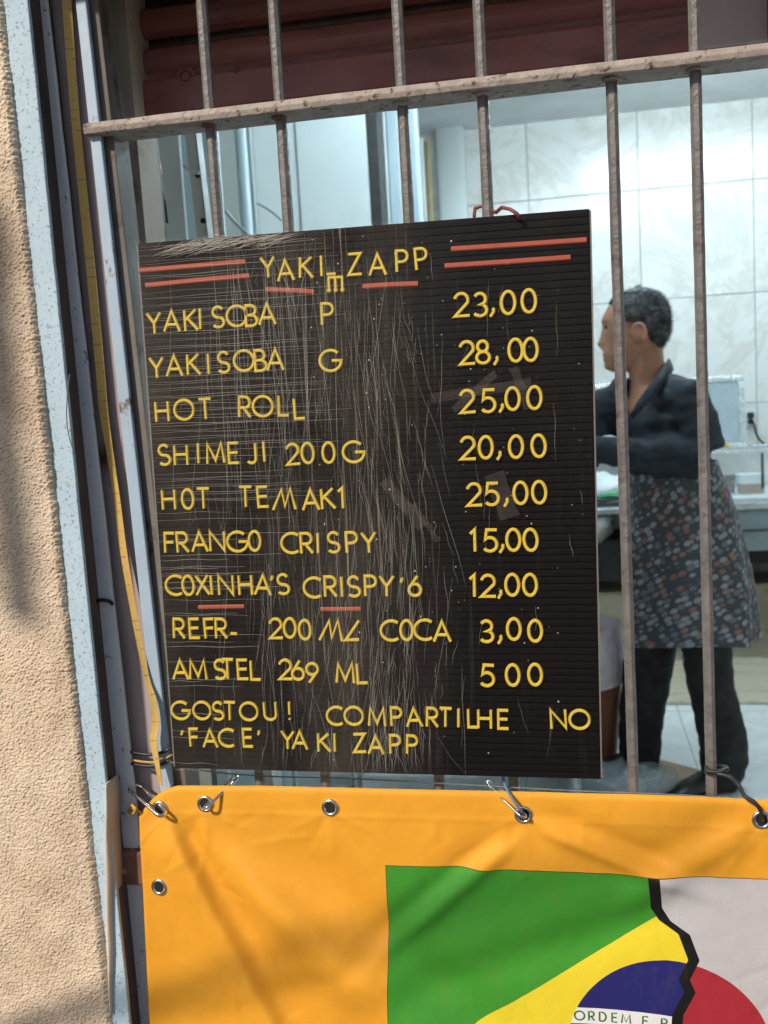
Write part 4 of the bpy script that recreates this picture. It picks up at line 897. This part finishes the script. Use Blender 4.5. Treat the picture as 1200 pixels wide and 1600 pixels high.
c = P(1131, 699, 3.99); tag(MB().tube([c + Vector((-.02, 0, .0)), c + Vector((-.006, 0, .012)), c + Vector((.01, 0, .01)), c + Vector((.02, 0, -.004))], [.006, .013, .012, .006], 10).build('yellow_clip', M('yellow_plastic', (.75, .5, .03), None, 20, .4), smooth=True), 'small yellow clip on the rim of the food case', 'clip')
# wall socket with cable
c = P(1172, 652, YB - .012); so = empty('wall_socket', 'white wall socket on the tiles right of the propped lid', 'socket', c)
par(MB().box(c.x - .03, c.x + .03, YB - .026, YB - .012, c.z - .05, c.z + .05).build('socket_plate', MT['whiteplastic'], bevel=.004), so)
par(MB().box(c.x - .018, c.x + .014, YB - .065, YB - .027, c.z - .004, c.z + .028).build('plug', MT['seal'], bevel=.004), so)
par(MB().box(c.x - .016, c.x + .012, YB - .04, YB - .027, c.z - .036, c.z - .012).build('switch', MT['seal'], bevel=.003), so)
cable('power_cord', 'dark power cord looping from the wall socket to the right', [P(x, y, YB - .06) for x, y in ((1172, 652), (1178, 662), (1182, 678), (1190, 690), (1204, 698), (1230, 703))], .006, MT['blackcable'], 'cord')
# bag on the counter left of the man
c = P(940, 775, 4.0); bgc = empty('shopping_bag', 'white and green plastic bag lying on the counter beside the man', 'bag', (c.x, 4.0, zc_))
mb = MB(); mb.ellipsoid((c.x, 4.05, zc_ + .075), (.15, .10, .075), 26, 16)
mb.v = [(v[0], v[1], max(zc_ + .002, v[2] + .03 * noise.noise(Vector(v) * 17))) for v in mb.v]; par(mb.build('bag_body', MT['whiteplastic'], smooth=True), bgc)
mb = MB(); mb.ellipsoid((c.x + .05, 3.97, zc_ + .05), (.085, .05, .012), 18, 8); mb.v = [(v[0], v[1], v[2] + .02 * noise.noise(Vector(v) * 23)) for v in mb.v]; par(mb.build('green_print', MT['greenplastic'], smooth=True), bgc)
cable('dark_utensil', 'long dark utensil lying in front of the plastic bag on the counter', [(c.x - .14, 3.93, zc_ + .035), (c.x, 3.92, zc_ + .03), (c.x + .1, 3.925, zc_ + .042)], .008, MT['black'], 'utensil')

# ------------------------------------------------------------------ floor things
def flat_sheet(nm, lab, cat, corners, z, mat, amp=.004, n=26):
    mb = MB(); A, B, C_, D_ = [Vector(c) for c in corners]; rows = []
    for i in range(n + 1):
        r_ = []
        for j in range(n + 1):
            u, v = j / n, i / n; p = A.lerp(B, u).lerp(D_.lerp(C_, u), v); p.z = z + amp * (.5 + .5 * noise.noise(Vector((p.x * 5, p.y * 5, 1)))); r_.append(p)
        rows.append(r_)
    mb.quad_grid(rows); o = mb.build(nm, mat, smooth=True); s = o.modifiers.new('thick', 'SOLIDIFY'); s.thickness = .003; return tag(o, lab, cat)
flat_sheet('cardboard_sheet', 'worn beige cardboard laid on the floor behind the man', 'cardboard', [(-.3, 3.215, 0), (1.4, 3.225, 0), (1.4, 4.42, 0), (-.3, 4.4, 0)], .004, MT['card'])
flat_sheet('cardboard_scrap', 'small brown cardboard scrap under the man\'s shoes', 'cardboard', [onfloor(1000, 1262), onfloor(1105, 1250), onfloor(1092, 1204), onfloor(1022, 1187)], .004, M('brown_card', (.36, .26, .17), (.28, .19, .12), 8, .9, dirt=(.4, .12, .09), dscale=9, dlo=.6, dhi=.7))
cb = onfloor(905, 1190); bn = empty('waste_bin', 'brown waste bin with white liner beside the man', 'bin', (cb.x, cb.y, 0))
MT['binbrown'] = M('brown_bin_plastic', (.19, .072, .04), (.14, .05, .028), 8, .5)
rb = (onfloor(977, 1190) - cb).length; hb_ = P(950, 1040, cb.y).z
mb = MB(); mb.loft([[(cb.x + r_ * math.cos(2*math.pi*k/32), cb.y + r_ * math.sin(2*math.pi*k/32), z) for k in range(32)] for r_, z in ((rb * .8, .003), (rb * .83, .02), (rb, hb_), (rb * .96, hb_), (rb * .8, .03))], cap=False); par(mb.build('bin_body', MT['binbrown'], smooth=True), bn)
ht_ = P(950, 972, cb.y).z; mb = MB(); rings = []
for i in range(9):
    t = i / 8; rings.append([(cb.x + rb * (1.02 + .05 * noise.noise(Vector((math.cos(a) * 3, math.sin(a) * 3, t * 4)))) * math.cos(a), cb.y + rb * (1.02 + .05 * noise.noise(Vector((math.cos(a) * 3, math.sin(a) * 3, t * 4 + 9)))) * math.sin(a), hb_ - .05 + (ht_ - hb_ + .05) * t) for a in [2*math.pi*k/48 for k in range(48)]])
mb.loft(rings, cap=False); par(mb.build('bin_liner', M('white_liner', (.72, .68, .74), (.55, .45, .5), 14, .4, bump=.4, bscale=30), smooth=True), bn)
c = onfloor(965, 1240); mb = MB(); mb.ellipsoid((c.x, c.y, .05), (.2, .12, .05), 40, 20)
mb.v = [(v[0], v[1], max(.003, v[2] + .035 * noise.noise(Vector(v) * 13))) for v in mb.v]
tag(mb.build('plastic_bag', M('grey_clear_film', (.5, .57, .62), (.3, .36, .4), 16, .15, alpha=.42, bump=1.0, bscale=22, bdist=.012), smooth=True), 'crumpled grey clear plastic bag on the floor by the man\'s foot', 'plastic bag')
# low work table hidden behind the board where the man's hands rest
tw = empty('work_table', 'steel work table in front of the man, mostly behind the board', 'table', (-.28, 2.2, 0))
par(MB().box(-.75, .02, 1.95, 2.5, .82, .85).build('table_top', MT['steel'], bevel=.004), tw)
for x, y in ((-.72, 1.98), (-.02, 1.98), (-.72, 2.47), (-.02, 2.47)): par(MB().tube([(x, y, 0), (x, y, .82)], .018, 12).build('leg', MT['steel'], smooth=True), tw)
par(MB().box(-.73, -.01, 1.97, 2.48, .22, .235).build('lower_shelf', MT['steel']), tw)

# ------------------------------------------------------------------ the man
MT['skin'] = M('skin', (.43, .21, .13), (.35, .165, .10), 18, .5, bump=.08, bscale=120, spec=.4)
def hair_mat():
    ma, nt, b, tc = base('greying_hair'); v = tc.outputs['Object']
    n = nz(nt, v, 22, 5, .7); st = nz(nt, mp(nt, v, (60, 60, 260)), 1, 3, .6)
    c = ramp(nt, mth(nt, 'ADD', mth(nt, 'MULTIPLY', n, .6), mth(nt, 'MULTIPLY', st, .4)), [(.40, (.012, .012, .013)), (.52, (.05, .05, .054)), (.62, (.16, .16, .17))])
    nt.links.new(c, b.inputs['Base Color']); b.inputs['Roughness'].default_value = .65; b.inputs['Specular IOR Level'].default_value = .25
    setb(nt, b, nz(nt, v, 190, 5, .7), .8, .003); return ma
MT['hair'] = hair_mat()
MT['navy'] = M('navy_cotton', (.009, .014, .023), (.0055, .009, .015), 9, .85, bump=.2, bscale=160)
MT['trouser'] = M('black_cotton', (.010, .0105, .0115), (.007, .007, .008), 9, .85, bump=.2, bscale=120)
MT['shoe'] = M('black_shoe', (.012, .012, .013), None, 9, .4)
def apron_mat():
    ma, nt, b, tc = base('patterned_apron_cloth'); v = mp(nt, tc.outputs['UV'], (1, 1, 1), rot=(0, 0, .45))
    vo = nt.nodes.new('ShaderNodeTexVoronoi'); vo.inputs['Scale'].default_value = 47; vo.inputs['Randomness'].default_value = .55
    nt.links.new(mp(nt, v, (.72, 1.15, 1)), vo.inputs['Vector'])
    sp2 = nt.nodes.new('ShaderNodeSeparateColor'); nt.links.new(vo.outputs['Color'], sp2.inputs[0])
    cc = ramp(nt, sp2.outputs[0], [(0, (.22, .235, .255)), (.3, (.21, .105, .085)), (.46, (.13, .13, .14)), (.70, (.23, .14, .115)), (.82, (.24, .25, .27))], 'CONSTANT')
    dot = ramp(nt, vo.outputs['Distance'], [(.40, 1.0), (.52, 0.0)])
    c = mix(nt, dot, (.045, .05, .06), cc); nt.links.new(c, b.inputs['Base Color']); b.inputs['Roughness'].default_value = .85
    setb(nt, b, nz(nt, tc.outputs['Object'], 60, 4), .2, .002); return ma
Ym = 2.36
def wrinkle(o, fn):
    me = o.data; n = len(me.vertices); co = np.empty(n * 3, np.float32); no = np.empty(n * 3, np.float32)
    me.vertices.foreach_get('co', co); me.vertices.foreach_get('normal', no); co = co.reshape(-1, 3); no = no.reshape(-1, 3)
    h = np.array([fn(Vector(c)) for c in co.tolist()], np.float32)
    me.vertices.foreach_set('co', (co + no * h[:, None]).ravel()); me.update()
man = empty('person', 'man in navy shirt and patterned apron standing in profile behind the bars', 'person', (.29, Ym, 0))
def pp(o): return par(o, man)
HO = P(994.7, 580, Ym - .01); FW = Vector((-1, .12, 0)).normalized(); SD = Vector((FW.y, -FW.x, 0)) # SD: towards camera side check below
if SD.y > 0: SD = -SD
def HP(f, s, z): return HO + FW * f + SD * s + Vector((0, 0, z))
zs = [0, .015, .038, .057, .076, .096, .12, .144, .17, .19, .214, .235, .255, .266, .272]
fr_ = [.072, .103, .104, .107, .103, .102, .103, .106, .106, .100, .086, .068, .042, .018, -.012]
bk_ = [.01, -.02, -.05, -.068, -.080, -.094, -.104, -.107, -.107, -.105, -.096, -.084, -.064, -.044, -.014]
wd_ = [.028, .043, .054, .061, .066, .070, .074, .076, .077, .077, .073, .065, .050, .031, .004]
def head_ring(z, grow=0.0, n=56):
    f, b, w_ = [float(np.interp(z, zs, q)) for q in (fr_, bk_, wd_)]
    c = (f + b) / 2; a = (f - b) / 2 + grow; w2 = w_ + grow; out = []
    for k in range(n):
        th = 2 * math.pi * k / n; ct_, st = math.cos(th), math.sin(th)
        ex = 2 / 2.35; x = c + a * abs(ct_) ** ex * (1 if ct_ > 0 else -1); y = w2 * abs(st) ** ex * (1 if st > 0 else -1)
        if ct_ > 0 and grow < .002:
            nose = float(np.interp(z, [.07, .078, .096, .12, .148], [0, .008, .025, .012, .001]))
            x += nose * gs(y, .013) + .004 * gs(z - .172, .010) * gs(abs(y) - .028, .022) - .010 * gs(z - .148, .013) * gs(abs(y) - .033, .016)
            x += .0045 * gs(z - .060, .005) * gs(y, .022) + .004 * gs(z - .045, .005) * gs(y, .02) - .003 * gs(z - .0525, .003) * gs(y, .024)
        out.append((x, y))
    return out
body = MB(); rings = []
for i in range(64):
    z = .272 * i / 63; rings.append([HP(x, y, z) for x, y in head_ring(z)])
body.loft(rings)
NB = P(1016, 604, Ym)                                           # neck base
body.tube([HP(-.028, 0, .09), HP(-.03, 0, .03), NB.lerp(HP(-.03, 0, .0), .5), NB + Vector((0, 0, -.03)), NB + Vector((.01, .0, -.1))], [.058, .058, .062, .075, .085], 20)
for s in (-1, 1):                                               # ears
    e = MB(); 
    body.ellipsoid(HP(-.016, s * .077, .118), (.022, .012, .033), 16, 10)
    body.tube([HP(-.016 + .021 * math.cos(a), s * (.083 + .006 * math.sin(a * .5)), .118 + .033 * math.sin(a)) for a in [R(-70 + 300 * k / 14) for k in range(15)]], .0055, 8)
def J(px, py, Y): return P(px, py, Y)
LS, RS = J(1074, 622, Ym - .10), J(946, 634, Ym + .08)
LE, RE = J(1094, 706, Ym - .13), J(925, 706, Ym + .06)
LW, RW = J(926, 702, Ym - .20), J(858, 700, Ym - .05)
PV = J(1062, 800, Ym); CH = J(1022, 668, Ym)
LK, RK = J(1112, 1080, Ym - .05), J(1008, 1075, Ym + .09)
LA, RA = J(1124, 1208, Ym - .05), J(996, 1190, Ym + .10)
LH, RH = J(1092, 900, Ym - .045), J(1030, 900, Ym + .07)
body.tube([NB, CH, PV + Vector((0, 0, .12)), PV], [.076, .128, .11, .12], 20, squash=.85)
body.tube([LS, LE, LW], [.05, .042, .03], 14); body.tube([RS, RE, RW], [.05, .042, .03], 14)
body.tube([LH + Vector((0, 0, .1)), LK, LA, LA - Vector((0, 0, .04))], [.08, .055, .042, .04], 14); body.tube([RH + Vector((0, 0, .1)), RK, RA, RA - Vector((0, 0, .04))], [.08, .055, .042, .04], 14)
body.tube([PV, LH + Vector((0, 0, .1))], [.11, .08], 14); body.tube([PV, RH + Vector((0, 0, .1))], [.11, .08], 14)
body.tube([CH + Vector((0, 0, .06)), LS], [.08, .05], 12); body.tube([CH + Vector((0, 0, .06)), RS], [.08, .05], 12)
def hand(Wr, El, side):
    d = (Wr - El).normalized(); up_ = Vector((0, 0, 1)); sdv = d.cross(up_).normalized(); nn = sdv.cross(d).normalized()
    pl = Wr + d * .05
    body.tube([Wr - d * .01, Wr + d * .02, Wr + d * .055, Wr + d * .09], [.028, .033, .040, .036], 14, squash=.6)
    for k, ln in enumerate((.068, .078, .072, .056)):
        o_ = sdv * ((k - 1.5) * .019); b0 = Wr + d * .085 + o_
        body.tube([b0 - d * .02, b0 + d * ln * .4 - nn * .004, b0 + d * ln * .72 - nn * .018, b0 + d * ln * .9 - nn * .036], [.0095, .009, .0085, .007], 8)
    b0 = Wr + d * .03 - sdv * .03 * side
    body.tube([b0 + sdv * .01 * side, b0 + d * .025 - sdv * .014 * side - nn * .008, b0 + d * .055 - sdv * .012 * side - nn * .02], [.012, .0105, .008], 8)
hand(LW, LE, 1); hand(RW, RE, -1)
pp(remesh(body, 'body', MT['skin'], None, .0042, 3, .5))
# hair: shell above the hairline plus short strands
def hairline(f, z, s):
    return z > float(np.interp(f, [-.12, -.085, -.05, -.035, -.01, .02, .035, .05, .075, .1], [.055, .06, .085, .135, .155, .15, .17, .205, .222, .228]))
hm = MB(); NR = 64; n = 72; vid = {}
grid = []
for i in range(NR):
    z = .05 + (.2755 - .05) * i / (NR - 1); zz = min(z, .272) ; grow = .007
    grid.append([(x, y, z) for x, y in head_ring(zz, grow, n)])
for i in range(NR):
    for k in range(n):
        x, y, z = grid[i][k]; q = .003 * noise.noise(Vector((x * 90, y * 90, z * 90))) + .003 * noise.noise(Vector((x * 35, y * 35, z * 35)))
        hm.v.append(tuple(HP(x * (1 + q * 6), y * (1 + q * 6), z + q * .6)))
rs = random.Random(5)
for i in range(NR - 1):
    for k in range(n):
        x, y, z = grid[i][k]
        if hairline(x, z, y): hm.f.append((i*n+k, i*n+(k+1) % n, (i+1)*n+(k+1) % n, (i+1)*n+k))
tp = [(NR-1)*n + k for k in range(n)]; hm.f.append(tuple(tp))
for t in range(9000):
    i = rs.randrange(4, NR); k = rs.randrange(n); x, y, z = grid[i][k]
    if not hairline(x, z - .006, y): continue
    if i > NR - 8 and rs.random() < .9: continue
    c = Vector((x + .01, y, z - .15)); o_ = c.normalized(); p = Vector((x, y, z))
    d_ = (o_ + Vector((rs.gauss(-.25, .35), rs.gauss(0, .35), rs.gauss(-.1, .35)))).normalized() * rs.uniform(.006, .013); s_ = d_.cross(Vector((rs.gauss(0, 1), rs.gauss(0, 1), rs.gauss(0, 1)))).normalized() * .0007
    b0 = len(hm.v); hm.v += [tuple(HP(*(p - s_ - o_ * .002))), tuple(HP(*(p + s_ - o_ * .002))), tuple(HP(*(p + d_)))]; hm.f.append((b0, b0 + 1, b0 + 2))
me = bpy.data.meshes.new('hair'); me.from_pydata(hm.v, [], hm.f); me.update(); me.materials.append(MT['hair'])
for f in me.polygons: f.use_smooth = True
ho = bpy.data.objects.new('hair', me); col.objects.link(ho); pp(ho)
for s in (-1, 1):
    mb = MB(); mb.tube([HP(.098, s * .018, .168), HP(.096, s * .034, .174), HP(.083, s * .052, .168)], [.004, .0045, .002], 8); pp(mb.build('eyebrow', MT['hair'], smooth=True))
    mb = MB(); mb.ellipsoid(HP(.086, s * .034, .148), (.011, .012, .0065), 14, 8); pp(mb.build('eye', M('eye', (.05, .035, .03), None, 10, .2), smooth=True))
# shirt
shb = MB()
shb.tube([NB + Vector((.02, .0, -.035)), CH + Vector((.01, 0, .03)), CH + Vector((.015, 0, -.08)), PV + Vector((-.01, 0, .12)), PV + Vector((0, 0, .05))], [.095, .150, .152, .145, .150], 26, squash=.86)
shb.tube([NB + Vector((.0, 0, -.03)), NB.lerp(LS, .55) + Vector((0, 0, -.03)), LS + Vector((0, 0, -.008)), LS.lerp(LE, .5) + Vector((.006, 0, 0)), LE + Vector((.012, 0, -.004))], [.085, .088, .078, .070, .062], 18)
shb.tube([NB + Vector((.0, 0, -.03)), NB.lerp(RS, .55) + Vector((0, 0, -.03)), RS + Vector((0, 0, -.01)), RS.lerp(RE, .5), RE + Vector((-.004, 0, -.01))], [.085, .085, .076, .068, .060], 18)
shb.tube([LE + Vector((.012, 0, -.004)), LE.lerp(LW, .5) + Vector((0, 0, -.012)), LW], [.062, .055, .044], 18)
shb.tube([RE, RE.lerp(RW, .5) + Vector((0, 0, -.012)), RW], [.060, .053, .044], 18)
for v_i, v in enumerate(shb.v):
    q = Vector(v); k = .010 * noise.noise(q * 9) + .007 * noise.noise(Vector((q.x * 26, q.y * 26, q.z * 12)))
    shb.v[v_i] = (v[0] + k, v[1] - k, v[2] + k * .4)
so_ = remesh(shb, 'shirt', MT['navy'], None, .008, 4, .5); pp(so_)
wrinkle(so_, lambda q: .006 * noise.noise(Vector((q.x * 14, q.y * 14, q.z * 30))) + .004 * noise.noise(q * 34))
# open V of skin and the collar
bm = bmesh.new(); bm.from_mesh(so_.data)
T0, T1, T2 = [(q.x, q.z) for q in (J(960, 578, Ym - .12), J(1034, 578, Ym - .12), J(984, 652, Ym - .15))]
def intri(x, z):
    def sg(a, b): return (x - b[0]) * (a[1] - b[1]) - (a[0] - b[0]) * (z - b[1])
    s1, s2, s3 = sg(T0, T1), sg(T1, T2), sg(T2, T0); return not ((min(s1, s2, s3) < 0) and (max(s1, s2, s3) > 0))
bmesh.ops.delete(bm, geom=[f for f in bm.faces if f.calc_center_median().y < Ym - .03 and intri(f.calc_center_median().x, f.calc_center_median().z)], context='FACES')
bm.to_mesh(so_.data); bm.free()
def flap(pts, wd, name='collar'):
    mb = MB(); rows = []
    for (px, py, Y), (dx, dy, dY) in zip(pts, wd): 
        a = J(px, py, Y); b = J(px + dx, py + dy, Y + dY); m_ = (a + b) / 2 + Vector((0, -.008, .004)); rows.append([a, a.lerp(m_, .5) + Vector((0, -.002, .002)), m_, b])
    mb.quad_grid(rows); o = mb.build(name, MT['navy'], smooth=True); s = o.modifiers.new('t', 'SOLIDIFY'); s.thickness = .005; s.offset = 0; return pp(o)
flap([(1044, 560, Ym + .05), (1040, 566, Ym - .03), (1030, 582, Ym - .105), (1012, 606, Ym - .155), (996, 628, Ym - .178), (984, 650, Ym - .182)], [(8, 18, 0), (9, 17, -.006), (12, 14, -.01), (12, 12, -.01), (9, 10, -.008), (3, 5, -.005)])
flap([(962, 592, Ym - .06), (964, 604, Ym - .12), (972, 624, Ym - .165), (982, 648, Ym - .183)], [(-9, 10, 0), (-10, 10, -.006), (-8, 8, -.006), (-2, 4, -.003)])
mb = MB(); mb.tube(curve([J(918, 692, Ym - .15), J(935, 686, Ym - .16), J(952, 683, Ym - .165), J(966, 686, Ym - .16)], 5), .006, 8); pp(mb.build('sleeve_trim', MT['whiteplastic'], smooth=True))
# trousers
tb_ = MB()
for H_, K_, A_, s in ((LH, LK, LA, 0), (RH, RK, RA, 1)):
    A2 = A_ + Vector((0, 0, -.045)); 
    pts = [PV + Vector((0, 0, .04)), H_ + Vector((0, 0, .06)), H_.lerp(K_, .55), K_, K_.lerp(A2, .45) + Vector((.022 if s == 0 else -.004, 0, 0)), K_.lerp(A2, .72) + Vector((.020 if s == 0 else 0, 0, 0)), A2]
    tb_.tube(pts, [.11, .092, .084, .074, .080, .078, .064] if s == 0 else [.11, .092, .090, .082, .078, .074, .066], 20)
tr_ = remesh(tb_, 'trousers', MT['trouser'], None, .009, 4, .5); pp(tr_)
wrinkle(tr_, lambda q: .006 * noise.noise(Vector((q.x * 10, q.y * 10, q.z * 26))) + .004 * noise.noise(q * 30))
# shoes
def shoe(A_, dirv, nm='shoe'):
    d = Vector(dirv).normalized(); s = Vector((-d.y, d.x, 0)); mb = MB(); rings = []
    b = Vector((A_.x, A_.y, 0)) - d * .07
    for t, w_, h in ((0, .026, .05), (.02, .036, .078), (.07, .040, .088), (.12, .040, .074), (.17, .046, .056), (.22, .045, .045), (.255, .032, .034), (.27, .012, .02)):
        c = b + d * t; rings.append([c + s * (w_ * math.cos(a)) + Vector((0, 0, max(.0, h * .5 + h * .5 * math.sin(a)))) for a in [2*math.pi*k/16 for k in range(16)]])
    mb.loft(rings); o = mb.build(nm, MT['shoe'], smooth=True); pp(o)
    mb = MB(); rings = []
    for z in (.001, .014): rings.append([b + d * t + s * w_ + Vector((0, 0, z)) for t, w_ in ((-.004, .0), (.01, .034), (.08, .042), (.17, .049), (.23, .045), (.276, .0), (.23, -.045), (.17, -.049), (.08, -.042), (.01, -.034))])
    mb.loft(rings); q = mb.build('sole', MT['seal']); q.parent = o
shoe(LA + Vector((-.01, -.0, 0)), (-.75, -.5, 0)); shoe(RA, (-.9, -.2, 0))
# apron
rows = []; uv_ = []; NA, NT = 46, 96
for i in range(NA + 1):
    t = i / NA; py = 722 + 272 * t
    cxp = float(np.interp(py, [722, 800, 900, 995], [1050, 1062, 1074, 1079])); hw = float(np.interp(py, [722, 760, 800, 860, 930, 995], [66, 74, 82, 90, 97, 101]))
    c = J(cxp, py, Ym); rx = hw * (CAM_D + Ym) / F_PX * 1.0; ry = rx * (.92 - .1 * t); row = []
    for k in range(NT + 1):
        a = R(-205) + R(320) * k / NT; rip = 1 + (.012 + .035 * t) * math.sin(a * 7 + 1.3 * t) + .02 * t * noise.noise(Vector((math.cos(a) * 2, math.sin(a) * 2, t * 2)))
        row.append(c + Vector((rx * rip * math.cos(a), ry * rip * math.sin(a), .010 * math.sin(a * 3) * t))); uv_.append((a * .2, t * .6))
    rows.append(row)
mb = MB(); mb.quad_grid(rows); me = bpy.data.meshes.new('apron'); me.from_pydata(mb.v, [], mb.f); me.update()
ul = me.uv_layers.new(name='UVMap'); li = np.empty(len(me.loops), dtype=np.int32); me.loops.foreach_get('vertex_index', li); ul.data.foreach_set('uv', np.array(uv_, dtype=np.float32)[li].ravel())
ao = link('apron', me, apron_mat(), None, True); pp(ao); s = ao.modifiers.new('t', 'SOLIDIFY'); s.thickness = .003

# ------------------------------------------------------------------ added unseen frame (left of the view, placed to shade banner and stucco)
def back(px, py, t): return P(px, py, -.03) + to_sun * t
A_, C_ = back(235, 1568, .72), back(1000, 1345, 1.32)
dv = (A_ - C_); foot = A_ + dv * ((-.06 - A_.y) / dv.y)
st = empty('shade_frame', 'unseen steel tube frame added beyond the left edge to cast soft shadows', 'shadow caster', foot)
par(MB().tube([foot, A_, C_, C_ - dv.normalized() * .12], .011, 14).build('shade_tube', MT['bar'], smooth=True), st)
par(MB().box(foot.x - .05, foot.x + .05, -.072, -.058, foot.z - .07, foot.z + .07).build('wall_plate', MT['bar'], bevel=.003), st)

d0, d1 = P(30, 955, -.06) + to_sun * .62, P(-25, 330, -.06) + to_sun * .62
tp_ = d1 + (d1 - d0) * .7
par(MB().tube([d0, d1], [.020, .024], 14).build('shade_bar', MT['bar'], smooth=True), st)  # bar added only for its soft shadow on the stucco
par(MB().tube([d1, tp_], .004, 8).build('drop_rod', MT['bar'], smooth=True), st)
par(MB().tube([tp_ + Vector((0, -.05, -.01)), Vector((tp_.x, -.058, tp_.z - .01))], .02, 12).build('top_arm', MT['bar'], smooth=True), st)
